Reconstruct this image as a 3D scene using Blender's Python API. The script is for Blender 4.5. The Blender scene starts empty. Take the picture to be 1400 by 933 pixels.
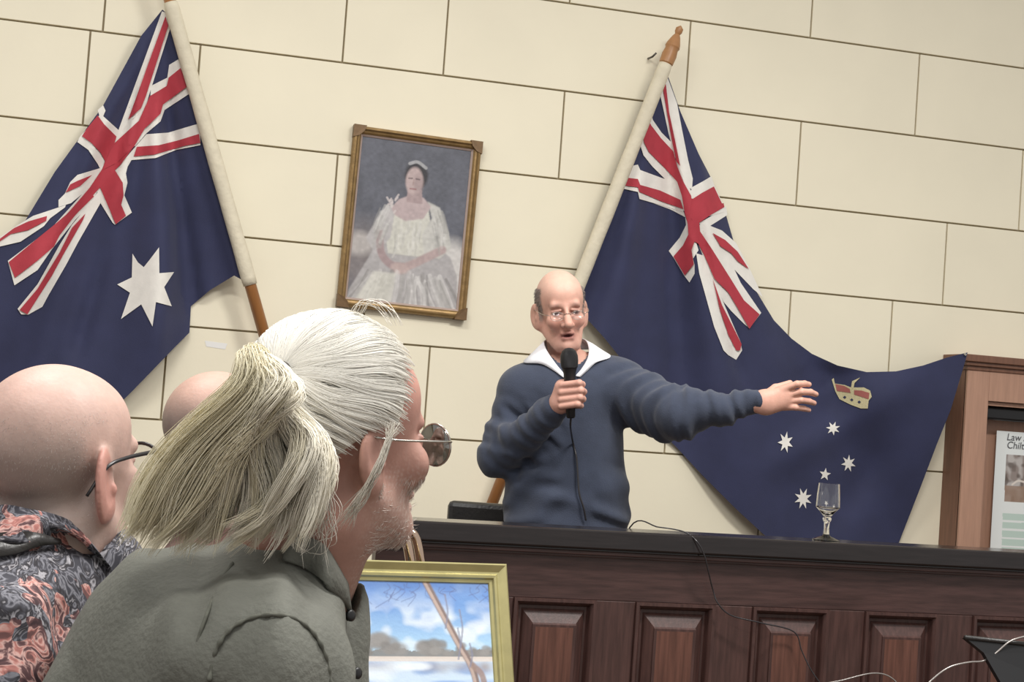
import bpy, bmesh, math, random
import numpy as np
from mathutils import Vector, Matrix
random.seed(7); rng = np.random.default_rng(7)
S = bpy.context.scene
col = S.collection
# ------------------------------------------------------------------ camera
FPX, CX, CY, H = 2200.0, 700.0, 466.5, 1.25
YAW, PITCH, ROLL = (math.radians(a) for a in (15.274, 2.605, 4.109))
Fv = np.array([math.sin(YAW)*math.cos(PITCH), math.cos(YAW)*math.cos(PITCH), math.sin(PITCH)])
R0 = np.array([math.cos(YAW), -math.sin(YAW), 0.0]); F0 = np.array([math.sin(YAW), math.cos(YAW), 0.0])
U0 = np.cross(R0, Fv)
Rv = R0*math.cos(ROLL)+U0*math.sin(ROLL); Uv = -R0*math.sin(ROLL)+U0*math.cos(ROLL)
cam = bpy.data.cameras.new('camera'); camo = bpy.data.objects.new('camera', cam); col.objects.link(camo)
cam.sensor_width = 36; cam.sensor_fit = 'HORIZONTAL'; cam.lens = 36*FPX/1400; cam.clip_start = .05
camo.matrix_world = Matrix(((Rv[0], Uv[0], -Fv[0], 0), (Rv[1], Uv[1], -Fv[1], 0), (Rv[2], Uv[2], -Fv[2], H), (0, 0, 0, 1)))
S.camera = camo
# ------------------------------------------------------------------ world, lamps, exposure
w = bpy.data.worlds.new('room_light'); S.world = w; w.use_nodes = True
w.node_tree.nodes['Background'].inputs[0].default_value = (1.0, .98, .955, 1)
w.node_tree.nodes['Background'].inputs[1].default_value = .60
S.view_settings.view_transform = 'Standard'; S.view_settings.look = 'None'
S.view_settings.exposure = 0.0; S.view_settings.gamma = 1; S.view_settings.use_curve_mapping = False
def area(name, r, q, z, sx, sy, power, color=(1, .975, .94), aim=None):
    l = bpy.data.lights.new(name, 'AREA'); l.shape = 'RECTANGLE'; l.size = sx; l.size_y = sy; l.energy = power; l.color = color
    o = bpy.data.objects.new(name, l); col.objects.link(o)
    o.location = tuple(R0*r+F0*q+np.array([0, 0, z]))
    o.rotation_euler = (0, 0, -YAW)
    if aim is not None:
        d = Vector(tuple(R0*aim[0]+F0*aim[1]+np.array([0, 0, aim[2]])))-o.location
        o.rotation_euler = d.to_track_quat('-Z', 'Y').to_euler()
    return o
area('ceiling_lamp_front', 1.5, 2.9, 3.9, 1.2, .35, 140)
area('ceiling_lamp_side', -.9, 3.1, 3.9, 1.2, .35, 62)
area('ceiling_lamp_audience', -.2, .9, 3.7, 1.2, .35, 54)

# ------------------------------------------------------------------ pixel helpers
def ray(px, py):
    return Fv+((px-CX)/FPX)*Rv+((CY-py)/FPX)*Uv
def at(px, py, Y):                      # the point where a pixel's ray meets the plane Y (parallel to the wall)
    d = ray(px, py); return d*(Y/d[1])+np.array([0, 0, H])
def cf(px, py, q):                      # heading frame: (right, forward, up) at forward distance q
    d = ray(px, py); d = d*(q/(d@F0)); return np.array([d@R0, q, d[2]+H])
YW = 6.0

# ------------------------------------------------------------------ materials
def lin(c):
    c = np.asarray(c, float)/255.0
    return np.where(c <= .04045, c/12.92, ((c+.055)/1.055)**2.4)
def L4(c): return tuple(lin(c))+(1,)
def mat(name, rgb, rough=.6, metal=0, noise=0, nscale=20, bump=0, bscale=60, spec=.5, attr=False, sss=0, stretch=None, trans=0, sheen=0, coord='Object'):
    m = bpy.data.materials.new(name); m.use_nodes = True; nt = m.node_tree; b = nt.nodes['Principled BSDF']
    b.inputs['Base Color'].default_value = L4(rgb); b.inputs['Roughness'].default_value = rough; b.inputs['Metallic'].default_value = metal
    b.inputs['Specular IOR Level'].default_value = spec
    if trans: b.inputs['Transmission Weight'].default_value = trans
    if sheen: b.inputs['Sheen Weight'].default_value = sheen
    if sss:
        b.inputs['Subsurface Weight'].default_value = sss; b.inputs['Subsurface Radius'].default_value = (.012, .005, .003); b.inputs['Subsurface Scale'].default_value = .6
    src = None
    if attr:
        a = nt.nodes.new('ShaderNodeAttribute'); a.attribute_name = 'Col'; src = a.outputs['Color']; nt.links.new(src, b.inputs['Base Color'])
    tc = nt.nodes.new('ShaderNodeTexCoord'); vec = tc.outputs[coord]
    if stretch:
        mp = nt.nodes.new('ShaderNodeMapping'); mp.inputs['Scale'].default_value = stretch; nt.links.new(vec, mp.inputs[0]); vec = mp.outputs[0]
    if noise:
        n = nt.nodes.new('ShaderNodeTexNoise'); n.inputs['Scale'].default_value = nscale; n.inputs['Detail'].default_value = 4; nt.links.new(vec, n.inputs['Vector'])
        mr = nt.nodes.new('ShaderNodeMapRange'); mr.inputs[1].default_value = .3; mr.inputs[2].default_value = .7
        mr.inputs[3].default_value = 1-noise; mr.inputs[4].default_value = 1+noise; nt.links.new(n.outputs[0], mr.inputs[0])
        mx = nt.nodes.new('ShaderNodeMix'); mx.data_type = 'RGBA'; mx.blend_type = 'MULTIPLY'; mx.inputs[0].default_value = 1
        if src: nt.links.new(src, mx.inputs[6])
        else: mx.inputs[6].default_value = L4(rgb)
        nt.links.new(mr.outputs[0], mx.inputs[7]); nt.links.new(mx.outputs[2], b.inputs['Base Color'])
    if bump:
        n = nt.nodes.new('ShaderNodeTexNoise'); n.inputs['Scale'].default_value = bscale; n.inputs['Detail'].default_value = 3; nt.links.new(vec, n.inputs['Vector'])
        bp = nt.nodes.new('ShaderNodeBump'); bp.inputs['Strength'].default_value = bump; bp.inputs['Distance'].default_value = .01
        nt.links.new(n.outputs[0], bp.inputs['Height']); nt.links.new(bp.outputs[0], b.inputs['Normal'])
    return m
M = dict(
    wall=mat('cream_paint', (240, 232, 208), .75, noise=.025, nscale=3, bump=.05, bscale=40),
    joint=mat('wall_joint', (150, 138, 114), .9),
    floor=mat('brown_carpet', (96, 78, 66), .95, noise=.1, nscale=80, bump=.3, bscale=300),
    cloth=mat('navy_bunting', (44, 48, 80), .8, noise=.1, nscale=9, bump=.08, bscale=250, sheen=.15),
    white=mat('white_bunting', (232, 228, 220), .8, noise=.04, nscale=30, bump=.08, bscale=250),
    red=mat('red_bunting', (176, 56, 68), .8, noise=.06, nscale=20, bump=.08, bscale=250),
    sleeve=mat('canvas_sleeve', (216, 207, 184), .85, noise=.06, nscale=25, bump=.25, bscale=60),
    pole=mat('varnished_pole', (165, 112, 66), .35, noise=.12, nscale=30, stretch=(1, 1, .1)),
    finial=mat('turned_wood', (170, 122, 78), .4, noise=.08, nscale=40),
    gold=mat('old_gilt', (146, 118, 76), .42, metal=.5, noise=.18, nscale=30, bump=.1, bscale=80),
    giltdark=mat('gilt_corner', (112, 86, 56), .5, metal=.3, noise=.2, nscale=50),
    liner=mat('frame_liner', (170, 150, 140), .6, noise=.05, nscale=40),
    palegilt=mat('pale_gilt', (182, 174, 124), .32, metal=.55, noise=.08, nscale=30, stretch=(1, 1, 1)),
    paint=mat('oil_paint', (128, 128, 128), .5, attr=True, bump=.05, bscale=120),
    print=mat('printed_paper', (240, 240, 240), .5, attr=True),
    wood=mat('dark_mahogany', (70, 48, 44), .38, noise=.3, nscale=14, stretch=(8, 8, .7), bump=.04, bscale=60),
    woodfield=mat('mahogany_field', (92, 60, 50), .35, noise=.35, nscale=10, stretch=(9, 9, .6), bump=.04, bscale=60),
    woodh=mat('dark_mahogany_rail', (68, 48, 45), .38, noise=.3, nscale=14, stretch=(.7, 8, 8), bump=.04, bscale=60),
    ebony=mat('blackened_ledge', (33, 28, 28), .16, noise=.2, nscale=16, stretch=(.6, 8, 8)),
    cabwood=mat('pale_cedar', (180, 140, 118), .5, noise=.09, nscale=12, stretch=(8, 8, .6)),
    cabdark=mat('cedar_trim_side_shade', (120, 84, 66), .5, noise=.15, nscale=12, stretch=(6, 6, .6)),
    black=mat('black_plastic', (24, 24, 26), .4),
    leather=mat('black_leather', (38, 36, 35), .38, noise=.1, nscale=30, bump=.1, bscale=120),
    cable=mat('cable_rubber', (46, 44, 46), .25),
    bright=mat('grey_flex', (150, 144, 140), .25, metal=.5),
    grille=mat('mic_grille', (40, 40, 42), .35, metal=.6, bump=.5, bscale=900),
    chrome=mat('chrome_tube', (205, 180, 160), .15, metal=1),
    skin=mat('skin', (200, 150, 130), .5, attr=True, noise=.06, nscale=45, bump=.06, bscale=180, sss=.08, spec=.35),
    hair=mat('hair_strands', (220, 214, 196), .45, attr=True, spec=.3),
    knit=mat('navy_knit', (54, 61, 78), .95, noise=.1, nscale=30, bump=.25, bscale=380, sheen=.2),
    shirtw=mat('white_shirt', (232, 232, 236), .8, bump=.08, bscale=100),
    trouser=mat('dark_trouser', (48, 48, 54), .9, noise=.08),
    denim=mat('olive_grey_cotton', (106, 107, 99), .85, noise=.05, nscale=60, bump=.2, bscale=150),
    stitch=mat('cotton_seam', (96, 97, 88), .9, noise=.2, nscale=120),
    brownshirt=mat('brown_shirt', (78, 52, 46), .9, noise=.1),
    steel=mat('wire_frame', (190, 186, 178), .2, metal=1),
    horn=mat('black_spectacle', (30, 26, 28), .3),
        glass=mat('clear_glass', (255, 255, 255), .01, trans=1),
    tie=mat('hair_band', (46, 40, 36), .7),
    tape=mat('white_tape', (235, 234, 230), .6),
    steelnail=mat('iron_nail', (90, 86, 80), .4, metal=.8),
)
def floral():
    m = bpy.data.materials.new('floral_cotton'); m.use_nodes = True; nt = m.node_tree; b = nt.nodes['Principled BSDF']; b.inputs['Roughness'].default_value = .85
    tc = nt.nodes.new('ShaderNodeTexCoord')
    nz = nt.nodes.new('ShaderNodeTexNoise'); nz.inputs['Scale'].default_value = 14; nz.inputs['Detail'].default_value = 2; nt.links.new(tc.outputs['Object'], nz.inputs[0])
    mx = nt.nodes.new('ShaderNodeMix'); mx.data_type = 'RGBA'; mx.inputs[0].default_value = .16
    nt.links.new(tc.outputs['Object'], mx.inputs[6]); nt.links.new(nz.outputs['Color'], mx.inputs[7])
    def ramp(stops):
        r = nt.nodes.new('ShaderNodeValToRGB'); e = r.color_ramp.elements
        while len(e) > 1: e.remove(e[0])
        e[0].position = stops[0][0]; e[0].color = L4(stops[0][1])
        for p, c in stops[1:]:
            x = e.new(p); x.color = L4(c)
        return r
    v1 = nt.nodes.new('ShaderNodeTexVoronoi'); v1.inputs['Scale'].default_value = 30; nt.links.new(mx.outputs[2], v1.inputs['Vector'])
    mp = nt.nodes.new('ShaderNodeMapping'); mp.inputs['Rotation'].default_value = (.5, .9, .4); mp.inputs['Scale'].default_value = (95, 34, 40)
    nt.links.new(mx.outputs[2], mp.inputs[0])
    n2 = nt.nodes.new('ShaderNodeTexNoise'); n2.inputs['Scale'].default_value = 1; n2.inputs['Detail'].default_value = 3; nt.links.new(mp.outputs[0], n2.inputs[0])
    r1 = ramp([(0, (48, 46, 54)), (.38, (58, 58, 66)), (.44, (128, 128, 136)), (.49, (70, 70, 78)), (.56, (36, 33, 38)), (.63, (170, 168, 174)), (.7, (60, 56, 62))])
    r2 = ramp([(0, (70, 44, 44)), (.38, (104, 70, 68)), (.46, (178, 118, 110)), (.50, (204, 166, 158)), (.56, (96, 66, 68)), (.68, (60, 40, 44))])
    nt.links.new(n2.outputs[0], r1.inputs[0]); nt.links.new(n2.outputs[0], r2.inputs[0])
    sep = nt.nodes.new('ShaderNodeSeparateColor'); nt.links.new(v1.outputs['Color'], sep.inputs[0])
    st = nt.nodes.new('ShaderNodeMath'); st.operation = 'GREATER_THAN'; st.inputs[1].default_value = .70; nt.links.new(sep.outputs[0], st.inputs[0])
    m2 = nt.nodes.new('ShaderNodeMix'); m2.data_type = 'RGBA'; nt.links.new(st.outputs[0], m2.inputs[0]); nt.links.new(r1.outputs[0], m2.inputs[6]); nt.links.new(r2.outputs[0], m2.inputs[7])
    nt.links.new(m2.outputs[2], b.inputs['Base Color'])
    return m
M['floral'] = floral()
def lens_mat(name, fac, rgb):
    m = bpy.data.materials.new(name); m.use_nodes = True; nt = m.node_tree; out = nt.nodes['Material Output']
    t = nt.nodes.new('ShaderNodeBsdfTransparent'); t.inputs[0].default_value = L4(rgb); gq = nt.nodes.new('ShaderNodeBsdfGlossy'); gq.inputs['Roughness'].default_value = .05
    mx = nt.nodes.new('ShaderNodeMixShader'); mx.inputs[0].default_value = fac; nt.links.new(t.outputs[0], mx.inputs[1]); nt.links.new(gq.outputs[0], mx.inputs[2]); nt.links.new(mx.outputs[0], out.inputs[0]); return m
M['lens'] = lens_mat('lens_glass', .06, (250, 250, 250)); M['tint'] = lens_mat('tinted_lens', .25, (150, 148, 146))

# ------------------------------------------------------------------ object helpers
def tag(o, label=None, cat=None, group=None, kind=None):
    for k, v in (('label', label), ('category', cat), ('group', group), ('kind', kind)):
        if v: o[k] = v
    return o
def empty(name, loc=(0, 0, 0), rz=0):
    o = bpy.data.objects.new(name, None); col.objects.link(o); o.location = tuple(loc); o.rotation_euler = (0, 0, rz); o.empty_display_size = .1
    bpy.context.view_layer.update(); return o
def link(name, me, m, parent=None):
    o = bpy.data.objects.new(name, me); col.objects.link(o)
    if m and not me.materials: me.materials.append(M[m])
    if parent is not None:
        o.parent = parent; o.matrix_parent_inverse = Matrix.Identity(4)
    return o
def inv(parent, pts):
    """world points -> parent's local frame"""
    pts = np.asarray(pts, float)
    if parent is None: return pts
    T = np.array(parent.matrix_world.inverted()); return pts@T[:3, :3].T+T[:3, 3]
def mesh(name, V, Fc, m, parent=None, smooth=True, colors=None, world=True):
    V = inv(parent, V) if world else np.asarray(V, float)
    me = bpy.data.meshes.new(name)
    if isinstance(Fc, np.ndarray):
        n = Fc.shape[1]
        me.vertices.add(len(V)); me.vertices.foreach_set('co', V.astype(np.float32).ravel())
        me.loops.add(Fc.size); me.loops.foreach_set('vertex_index', Fc.astype(np.int32).ravel())
        me.polygons.add(len(Fc)); me.polygons.foreach_set('loop_start', np.arange(0, Fc.size, n, dtype=np.int32))
        me.update(calc_edges=True)
    else: me.from_pydata([tuple(v) for v in V], [], [tuple(f) for f in Fc])
    if smooth: me.polygons.foreach_set('use_smooth', np.ones(len(me.polygons), bool))
    if colors is not None:
        a = me.color_attributes.new('Col', 'FLOAT_COLOR', 'POINT'); c = np.ones((len(V), 4), np.float32); c[:, :3] = colors; a.data.foreach_set('color', c.ravel())
    me.validate(); me.update()
    return link(name, me, m, parent)
def from_bm(name, bm, m, parent=None, smooth=False, world=True):
    bmesh.ops.recalc_face_normals(bm, faces=bm.faces)
    if world and parent is not None: bmesh.ops.transform(bm, matrix=parent.matrix_world.inverted(), verts=bm.verts)
    me = bpy.data.meshes.new(name); bm.to_mesh(me); bm.free()
    if smooth: me.polygons.foreach_set('use_smooth', np.ones(len(me.polygons), bool))
    return link(name, me, m, parent)
def add_box(bm, lo, hi, bev=0):
    r = bmesh.ops.create_cube(bm, size=1); vs = r['verts']
    for v in vs: v.co = Vector([lo[i]+(v.co[i]+.5)*(hi[i]-lo[i]) for i in range(3)])
    if bev: bmesh.ops.bevel(bm, geom=list({e for v in vs for e in v.link_edges}), offset=bev, segments=2, affect='EDGES', profile=.5)
def box(name, lo, hi, m, parent=None, bev=.002):
    bm = bmesh.new(); add_box(bm, lo, hi, bev); return from_bm(name, bm, m, parent)
def spline(P, n):
    P = np.asarray(P, float)
    if len(P) < 3: t = np.linspace(0, 1, n)[:, None]; return P[0]*(1-t)+P[-1]*t
    Q = np.vstack([2*P[0]-P[1], P, 2*P[-1]-P[-2]]); out = []
    u = np.linspace(0, len(P)-1-1e-9, n); i = u.astype(int); t = (u-i)[:, None]
    p0, p1, p2, p3 = Q[i], Q[i+1], Q[i+2], Q[i+3]
    return .5*((2*p1)+(-p0+p2)*t+(2*p0-5*p1+4*p2-p3)*t*t+(-p0+3*p1-3*p2+p3)*t**3)
def tube_data(P, r, sides=8, caps=True):
    P = np.asarray(P, float); n = len(P); r = np.broadcast_to(np.asarray(r, float), (n,))
    T = np.gradient(P, axis=0); T /= np.linalg.norm(T, axis=1)[:, None]+1e-12
    N = np.zeros_like(P); a = np.array([0, 0, 1.]) if abs(T[0, 2]) < .9 else np.array([1., 0, 0])
    v = np.cross(T[0], a); v /= np.linalg.norm(v)
    for i in range(n):
        v = v-T[i]*(v@T[i]); v /= np.linalg.norm(v)+1e-12; N[i] = v
    B = np.cross(T, N); th = np.arange(sides)*2*math.pi/sides
    V = (P[:, None]+r[:, None, None]*(np.cos(th)[None, :, None]*N[:, None]+np.sin(th)[None, :, None]*B[:, None])).reshape(-1, 3)
    Fc = [(i*sides+j, i*sides+(j+1) % sides, (i+1)*sides+(j+1) % sides, (i+1)*sides+j) for i in range(n-1) for j in range(sides)]
    if caps: Fc += [tuple(range(sides))[::-1], tuple(range((n-1)*sides, n*sides))]
    return V, Fc
def tube(name, P, r, m, parent=None, sides=8, n=None):
    if n: P = spline(P, n)
    V, Fc = tube_data(P, r, sides); return mesh(name, V, Fc, m, parent)
def lathe_data(a, b, prof, sides=24):
    """profile (t along a->b in metres, radius)"""
    a = np.asarray(a, float); d = np.asarray(b, float)-a; d /= np.linalg.norm(d)
    P = np.array([a+d*t for t, _ in prof]); u = np.cross(d, [.31, .87, .2]); u /= np.linalg.norm(u); v = np.cross(d, u)
    th = np.arange(sides)*2*math.pi/sides; r = np.array([max(x, 1e-5) for _, x in prof])
    V = (P[:, None]+r[:, None, None]*(np.cos(th)[None, :, None]*u+np.sin(th)[None, :, None]*v)).reshape(-1, 3); n = len(prof)
    Fc = [(i*sides+j, i*sides+(j+1) % sides, (i+1)*sides+(j+1) % sides, (i+1)*sides+j) for i in range(n-1) for j in range(sides)]
    return V, Fc+[tuple(range(sides))[::-1], tuple(range((n-1)*sides, n*sides))]
def lathe(name, a, b, prof, m, parent=None, sides=24):
    V, Fc = lathe_data(a, b, prof, sides); o = mesh(name, V, Fc, m, parent); o.data.set_sharp_from_angle(angle=math.radians(32)); return o

# ================================================================== setting
DZ = .34759; ZL = H+YW*.27105             # course height; height of the second joint line from the picture's top
fl = bpy.data.meshes.new('floor'); fl.from_pydata([(-6, -2, 0), (8, -2, 0), (8, 6.05, 0), (-6, 6.05, 0)], [], [(0, 1, 2, 3)])
tag(link('floor', fl, 'floor'), 'brown carpeted floor of the hall', 'floor', kind='structure')
bm = bmesh.new(); add_box(bm, (-5, YW+.012, 0), (8, YW+.2, 4.6))
wall = from_bm('wall_back', bm, 'joint'); tag(wall, 'cream painted wall scored into large masonry blocks', 'wall', kind='structure')
def wx(px, py): return at(px, py, YW)[0]
rows = {-2: [], -1: [wx(779, 4), wx(1108, 51)], 0: [wx(468, 86), wx(606, 103), wx(937, 144), wx(1251, 185)],
        1: [wx(119, 100), wx(272, 90), wx(768, 186), wx(1092, 225), wx(1396, 260)],
        2: [wx(150, 240), wx(457, 276), wx(620, 290), wx(945, 320), wx(1292, 362)],
        3: [wx(190, 370), wx(500, 400), wx(790, 420), wx(1080, 427), wx(1219, 440)],
        4: [wx(225, 510), wx(586, 503), wx(909, 612), wx(1230, 600)], 5: [wx(400, 620), wx(720, 650), wx(1040, 680)]}
for k in range(-3, 10):
    J = sorted(rows.get(k, []))
    if not J: J = [wx(300, 300)+(.45 if k % 2 else 0)]
    x = J[-1]
    while x < 6.9: x += .88+.06*((k*7) % 3); J.append(x)
    x = J[0]
    while x > -4: x -= .88+.05*((k*5) % 3); J.append(x)
    J = sorted(J); zt, zb = min(ZL-DZ*k, 4.6), max(ZL-DZ*(k+1), 0.0)
    if zt-zb < .02: continue
    for x0, x1 in zip(J[:-1], J[1:]):
        box('block', (x0+.0035, YW, zb+.0035), (x1-.0035, YW+.02, zt-.0035), 'wall', wall, bev=.0015)

# ================================================================== bench
YB = 3.95
zb = at(680, 718, YB)[2]; xl = at(514, 755, YB+.03)[0]; xr = 4.4
bench = empty('courtroom_bench', ((xl+xr)/2, YB+.1, 0)); tag(bench, 'long dark mahogany bench front with raised panels and blackened top ledge', 'bench')
box('ledge', (xl-.02, YB, zb-.05), (xr, YB+.13, zb), 'ebony', bench, .005)
for i, (dz0, dz1, out) in enumerate(((.05, .056, .008), (.056, .066, .014), (.066, .073, .022))):
    box('moulding', (xl-.01, YB+out, zb-dz1), (xr, YB+.12, zb-dz0+.001), 'woodh' if i else 'ebony', bench, .002)
YP = YB+.032
ztop = at(760, 819, YP)[2]; zbot = .12
pxs = [(702, 813), (867, 976), (1029, 1131), (1184, 1283), (1331, 1428)]
PX = [(at(a, 826, YP)[0], at(b, 830, YP)[0]) for a, b in pxs]
pw = np.mean([b-a for a, b in PX]); pitch = (PX[-1][0]-PX[0][0])/4
PX = [(PX[0][0]-pitch, PX[0][0]-pitch+pw)]+[(PX[0][0]+pitch*i, PX[0][0]+pitch*i+pw) for i in range(0, 9)]
PX = [p for p in PX if p[0] > xl+.03 and p[1] < xr-.03]
box('top_rail', (xl, YP, ztop), (xr, YP+.05, zb-.066), 'woodh', bench, .002)
box('bottom_rail', (xl, YP, 0.0), (xr, YP+.05, zbot), 'woodh', bench, .002)
edges = [xl]+[v for p in PX for v in p]+[xr]
for a, b in zip(edges[0::2], edges[1::2]): box('stile', (a, YP, zbot), (b, YP+.05, ztop), 'wood', bench, .002)
box('end_board', (xl, YP+.05, 0), (xl+.03, YB+.6, zb-.21), 'wood', bench, .002)
box('desk_top', (xl, YB+.06, zb-.24), (xr, YB+.42, zb-.21), 'wood', bench, .003)
def panel_mesh():
    bm = bmesh.new(); hh = ztop-zbot
    rings = [(-.004, -.004, .03), (-.004, -.004, .004), (0, 0, .002), (0, 0, -.010), (.008, .008, -.010), (.014, .014, -.002), (.020, .020, .014), (.026, .028, .014), (.030, .034, .008), (.0525, .062, -.006), (.0525, .066, -.011), (.060, .072, -.011)]
    vs = []
    for ox, oz, y in rings:
        vs.append([bm.verts.new((x, y, z)) for x, z in ((ox, oz), (pw-ox, oz), (pw-ox, hh-oz), (ox, hh-oz))])
    for A, B in zip(vs[:-1], vs[1:]):
        for j in range(4): bm.faces.new((A[j], A[(j+1) % 4], B[(j+1) % 4], B[j]))
    f = bm.faces.new(vs[-1]); f.material_index = 1
    for A, B in ((vs[-2], vs[-1]),):
        pass
    bmesh.ops.recalc_face_normals(bm, faces=bm.faces)
    me = bpy.data.meshes.new('panel'); bm.to_mesh(me); bm.free(); me.materials.append(M['wood']); me.materials.append(M['woodfield']); return me
pm = panel_mesh()
for a, b in PX:
    o = bpy.data.objects.new('panel', pm); col.objects.link(o); o.parent = bench; o.location = tuple(inv(bench, [(a, YP, zbot)])[0])

# ================================================================== flags
def tess(poly, g):
    bm = bmesh.new(); f = bm.faces.new([bm.verts.new((x, y, 0)) for x, y in poly])
    f.normal_update(); bmesh.ops.triangulate(bm, faces=[f])
    xs = [p[0] for p in poly]; ys = [p[1] for p in poly]
    for ax, lo, hi in ((0, min(xs), max(xs)), (1, min(ys), max(ys))):
        c = math.floor(lo/g)*g+g
        while c < hi:
            co = [0, 0, 0]; no = [0, 0, 0]; co[ax] = c; no[ax] = 1
            bmesh.ops.bisect_plane(bm, geom=bm.verts[:]+bm.edges[:]+bm.faces[:], plane_co=co, plane_no=no); c += g
    bmesh.ops.remove_doubles(bm, verts=bm.verts, dist=.01)
    return bm
NL = [0]
def draped(name, poly, hfun, lift, m, parent, g=6, thick=.0):
    NL[0] += 1; lift = lift*1.6+(.0002*(NL[0] % 12) if lift else 0); g = 6; bm = tess(poly, g)
    for v in bm.verts:
        x, y = v.co.x, v.co.y; v.co = Vector(at(x, y, YW-hfun(x, y)-lift))
    bmesh.ops.recalc_face_normals(bm, faces=bm.faces)
    # face the room
    if sum(f.normal.y*f.calc_area() for f in bm.faces) > 0: bmesh.ops.reverse_faces(bm, faces=bm.faces)
    me = bpy.data.meshes.new(name); bmesh.ops.transform(bm, matrix=parent.matrix_world.inverted(), verts=bm.verts); bm.to_mesh(me); bm.free()
    me.polygons.foreach_set('use_smooth', np.ones(len(me.polygons), bool))
    return link(name, me, m, parent)
def cc(ox, oy, s, pts): return [(ox+x/s, oy+y/s) for x, y in pts]
def gauss(d, s): return math.exp(-(d/s)**2)
def segd(x, y, a, b):
    ax, ay = a; bx, by = b; t = ((x-ax)*(bx-ax)+(y-ay)*(by-ay))/((bx-ax)**2+(by-ay)**2)
    n = ((x-ax)*(by-ay)-(y-ay)*(bx-ax))/math.hypot(bx-ax, by-ay); return t, n
def smooth01(t): t = max(0, min(1, t)); return t*t*(3-2*t)
def hL(x, y):
    r = math.hypot(x-224, y-12); th = math.atan2(y-12, 224-x)       # angle away from the horizontal, growing towards the pole
    env = smooth01(r/220)
    h = .060+.026*env*math.sin(th*13+.6)+.014*env*math.sin(th*29+1.1)
    for a, b, s, A in (((226, 150), (262, 420), 14, -.03), ((196, 60), (150, 330), 12, .014), ((158, 300), (108, 470), 13, -.020), ((240, 240), (215, 470), 18, .02), ((60, 330), (20, 560), 20, .018), ((115, 200), (60, 330), 9, -.012), ((185, 120), (160, 230), 6, -.012)):
        t, n = segd(x, y, a, b)
        if -.3 < t < 1.3: h += A*1.6*gauss(n, s)*smooth01((t+.3)/.4)*smooth01((1.3-t)/.4)
    # meets the sleeve
    t, n = segd(x, y, (226, 10), (330, 384)); h = h+(.085-h)*gauss(abs(n), 22)
    return max(.012, h)
def hR(x, y):
    r = math.hypot(x-908, y-95); th = math.atan2(y-95, x-908)
    env = smooth01(r/230)*(1-.6*smooth01((r-430)/250))
    h = .055+.034*env*math.sin(th*15+.2)+.014*env*math.sin(th*31+2)
    for a, b, s, A in (((945, 150), (985, 420), 9, .016), ((960, 330), (1010, 500), 8, -.016), ((915, 370), (925, 520), 10, -.012), ((1322, 483), (1090, 620), 24, .02), ((1322, 483), (1140, 700), 26, -.018), ((1322, 483), (1100, 520), 14, -.012), ((870, 260), (850, 480), 16, .012)):
        t, n = segd(x, y, a, b)
        if -.3 < t < 1.3: h += A*1.6*gauss(n, s)*smooth01((t+.3)/.4)*smooth01((1.3-t)/.4)
    t, n = segd(x, y, (906, 100), (786, 400)); h = h+(.085-h)*gauss(abs(n), 22)
    wgt = smooth01((x-1130)/170)*smooth01((760-y)/230); h = h+(.19-h)*wgt
    return max(.008, h)
def flag_pole(parent, top, bottom, top_h, bot_h, sl0, sl1, finial, wide):
    A = at(*top, YW-top_h); B = at(*bottom, YW-bot_h); L = np.linalg.norm(B-A); d = (B-A)/L
    tube('pole', [A, B], .0215, 'pole', parent, 16)
    n = 40; P = np.array([A+d*(sl0+(sl1-sl0)*i/(n-1)) for i in range(n)])
    rr = np.array([wide*(1+.012*math.sin(i*.9)+.012*math.sin(i*.37)) for i in range(n)]); rr[0] *= .93; rr[-1] *= .94
    tube('sleeve', P, rr, 'sleeve', parent, 16)
    if finial: lathe('finial', A+d*.03, A-d*.2, finial, 'finial', parent, 20)
    return A, B, d
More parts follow.
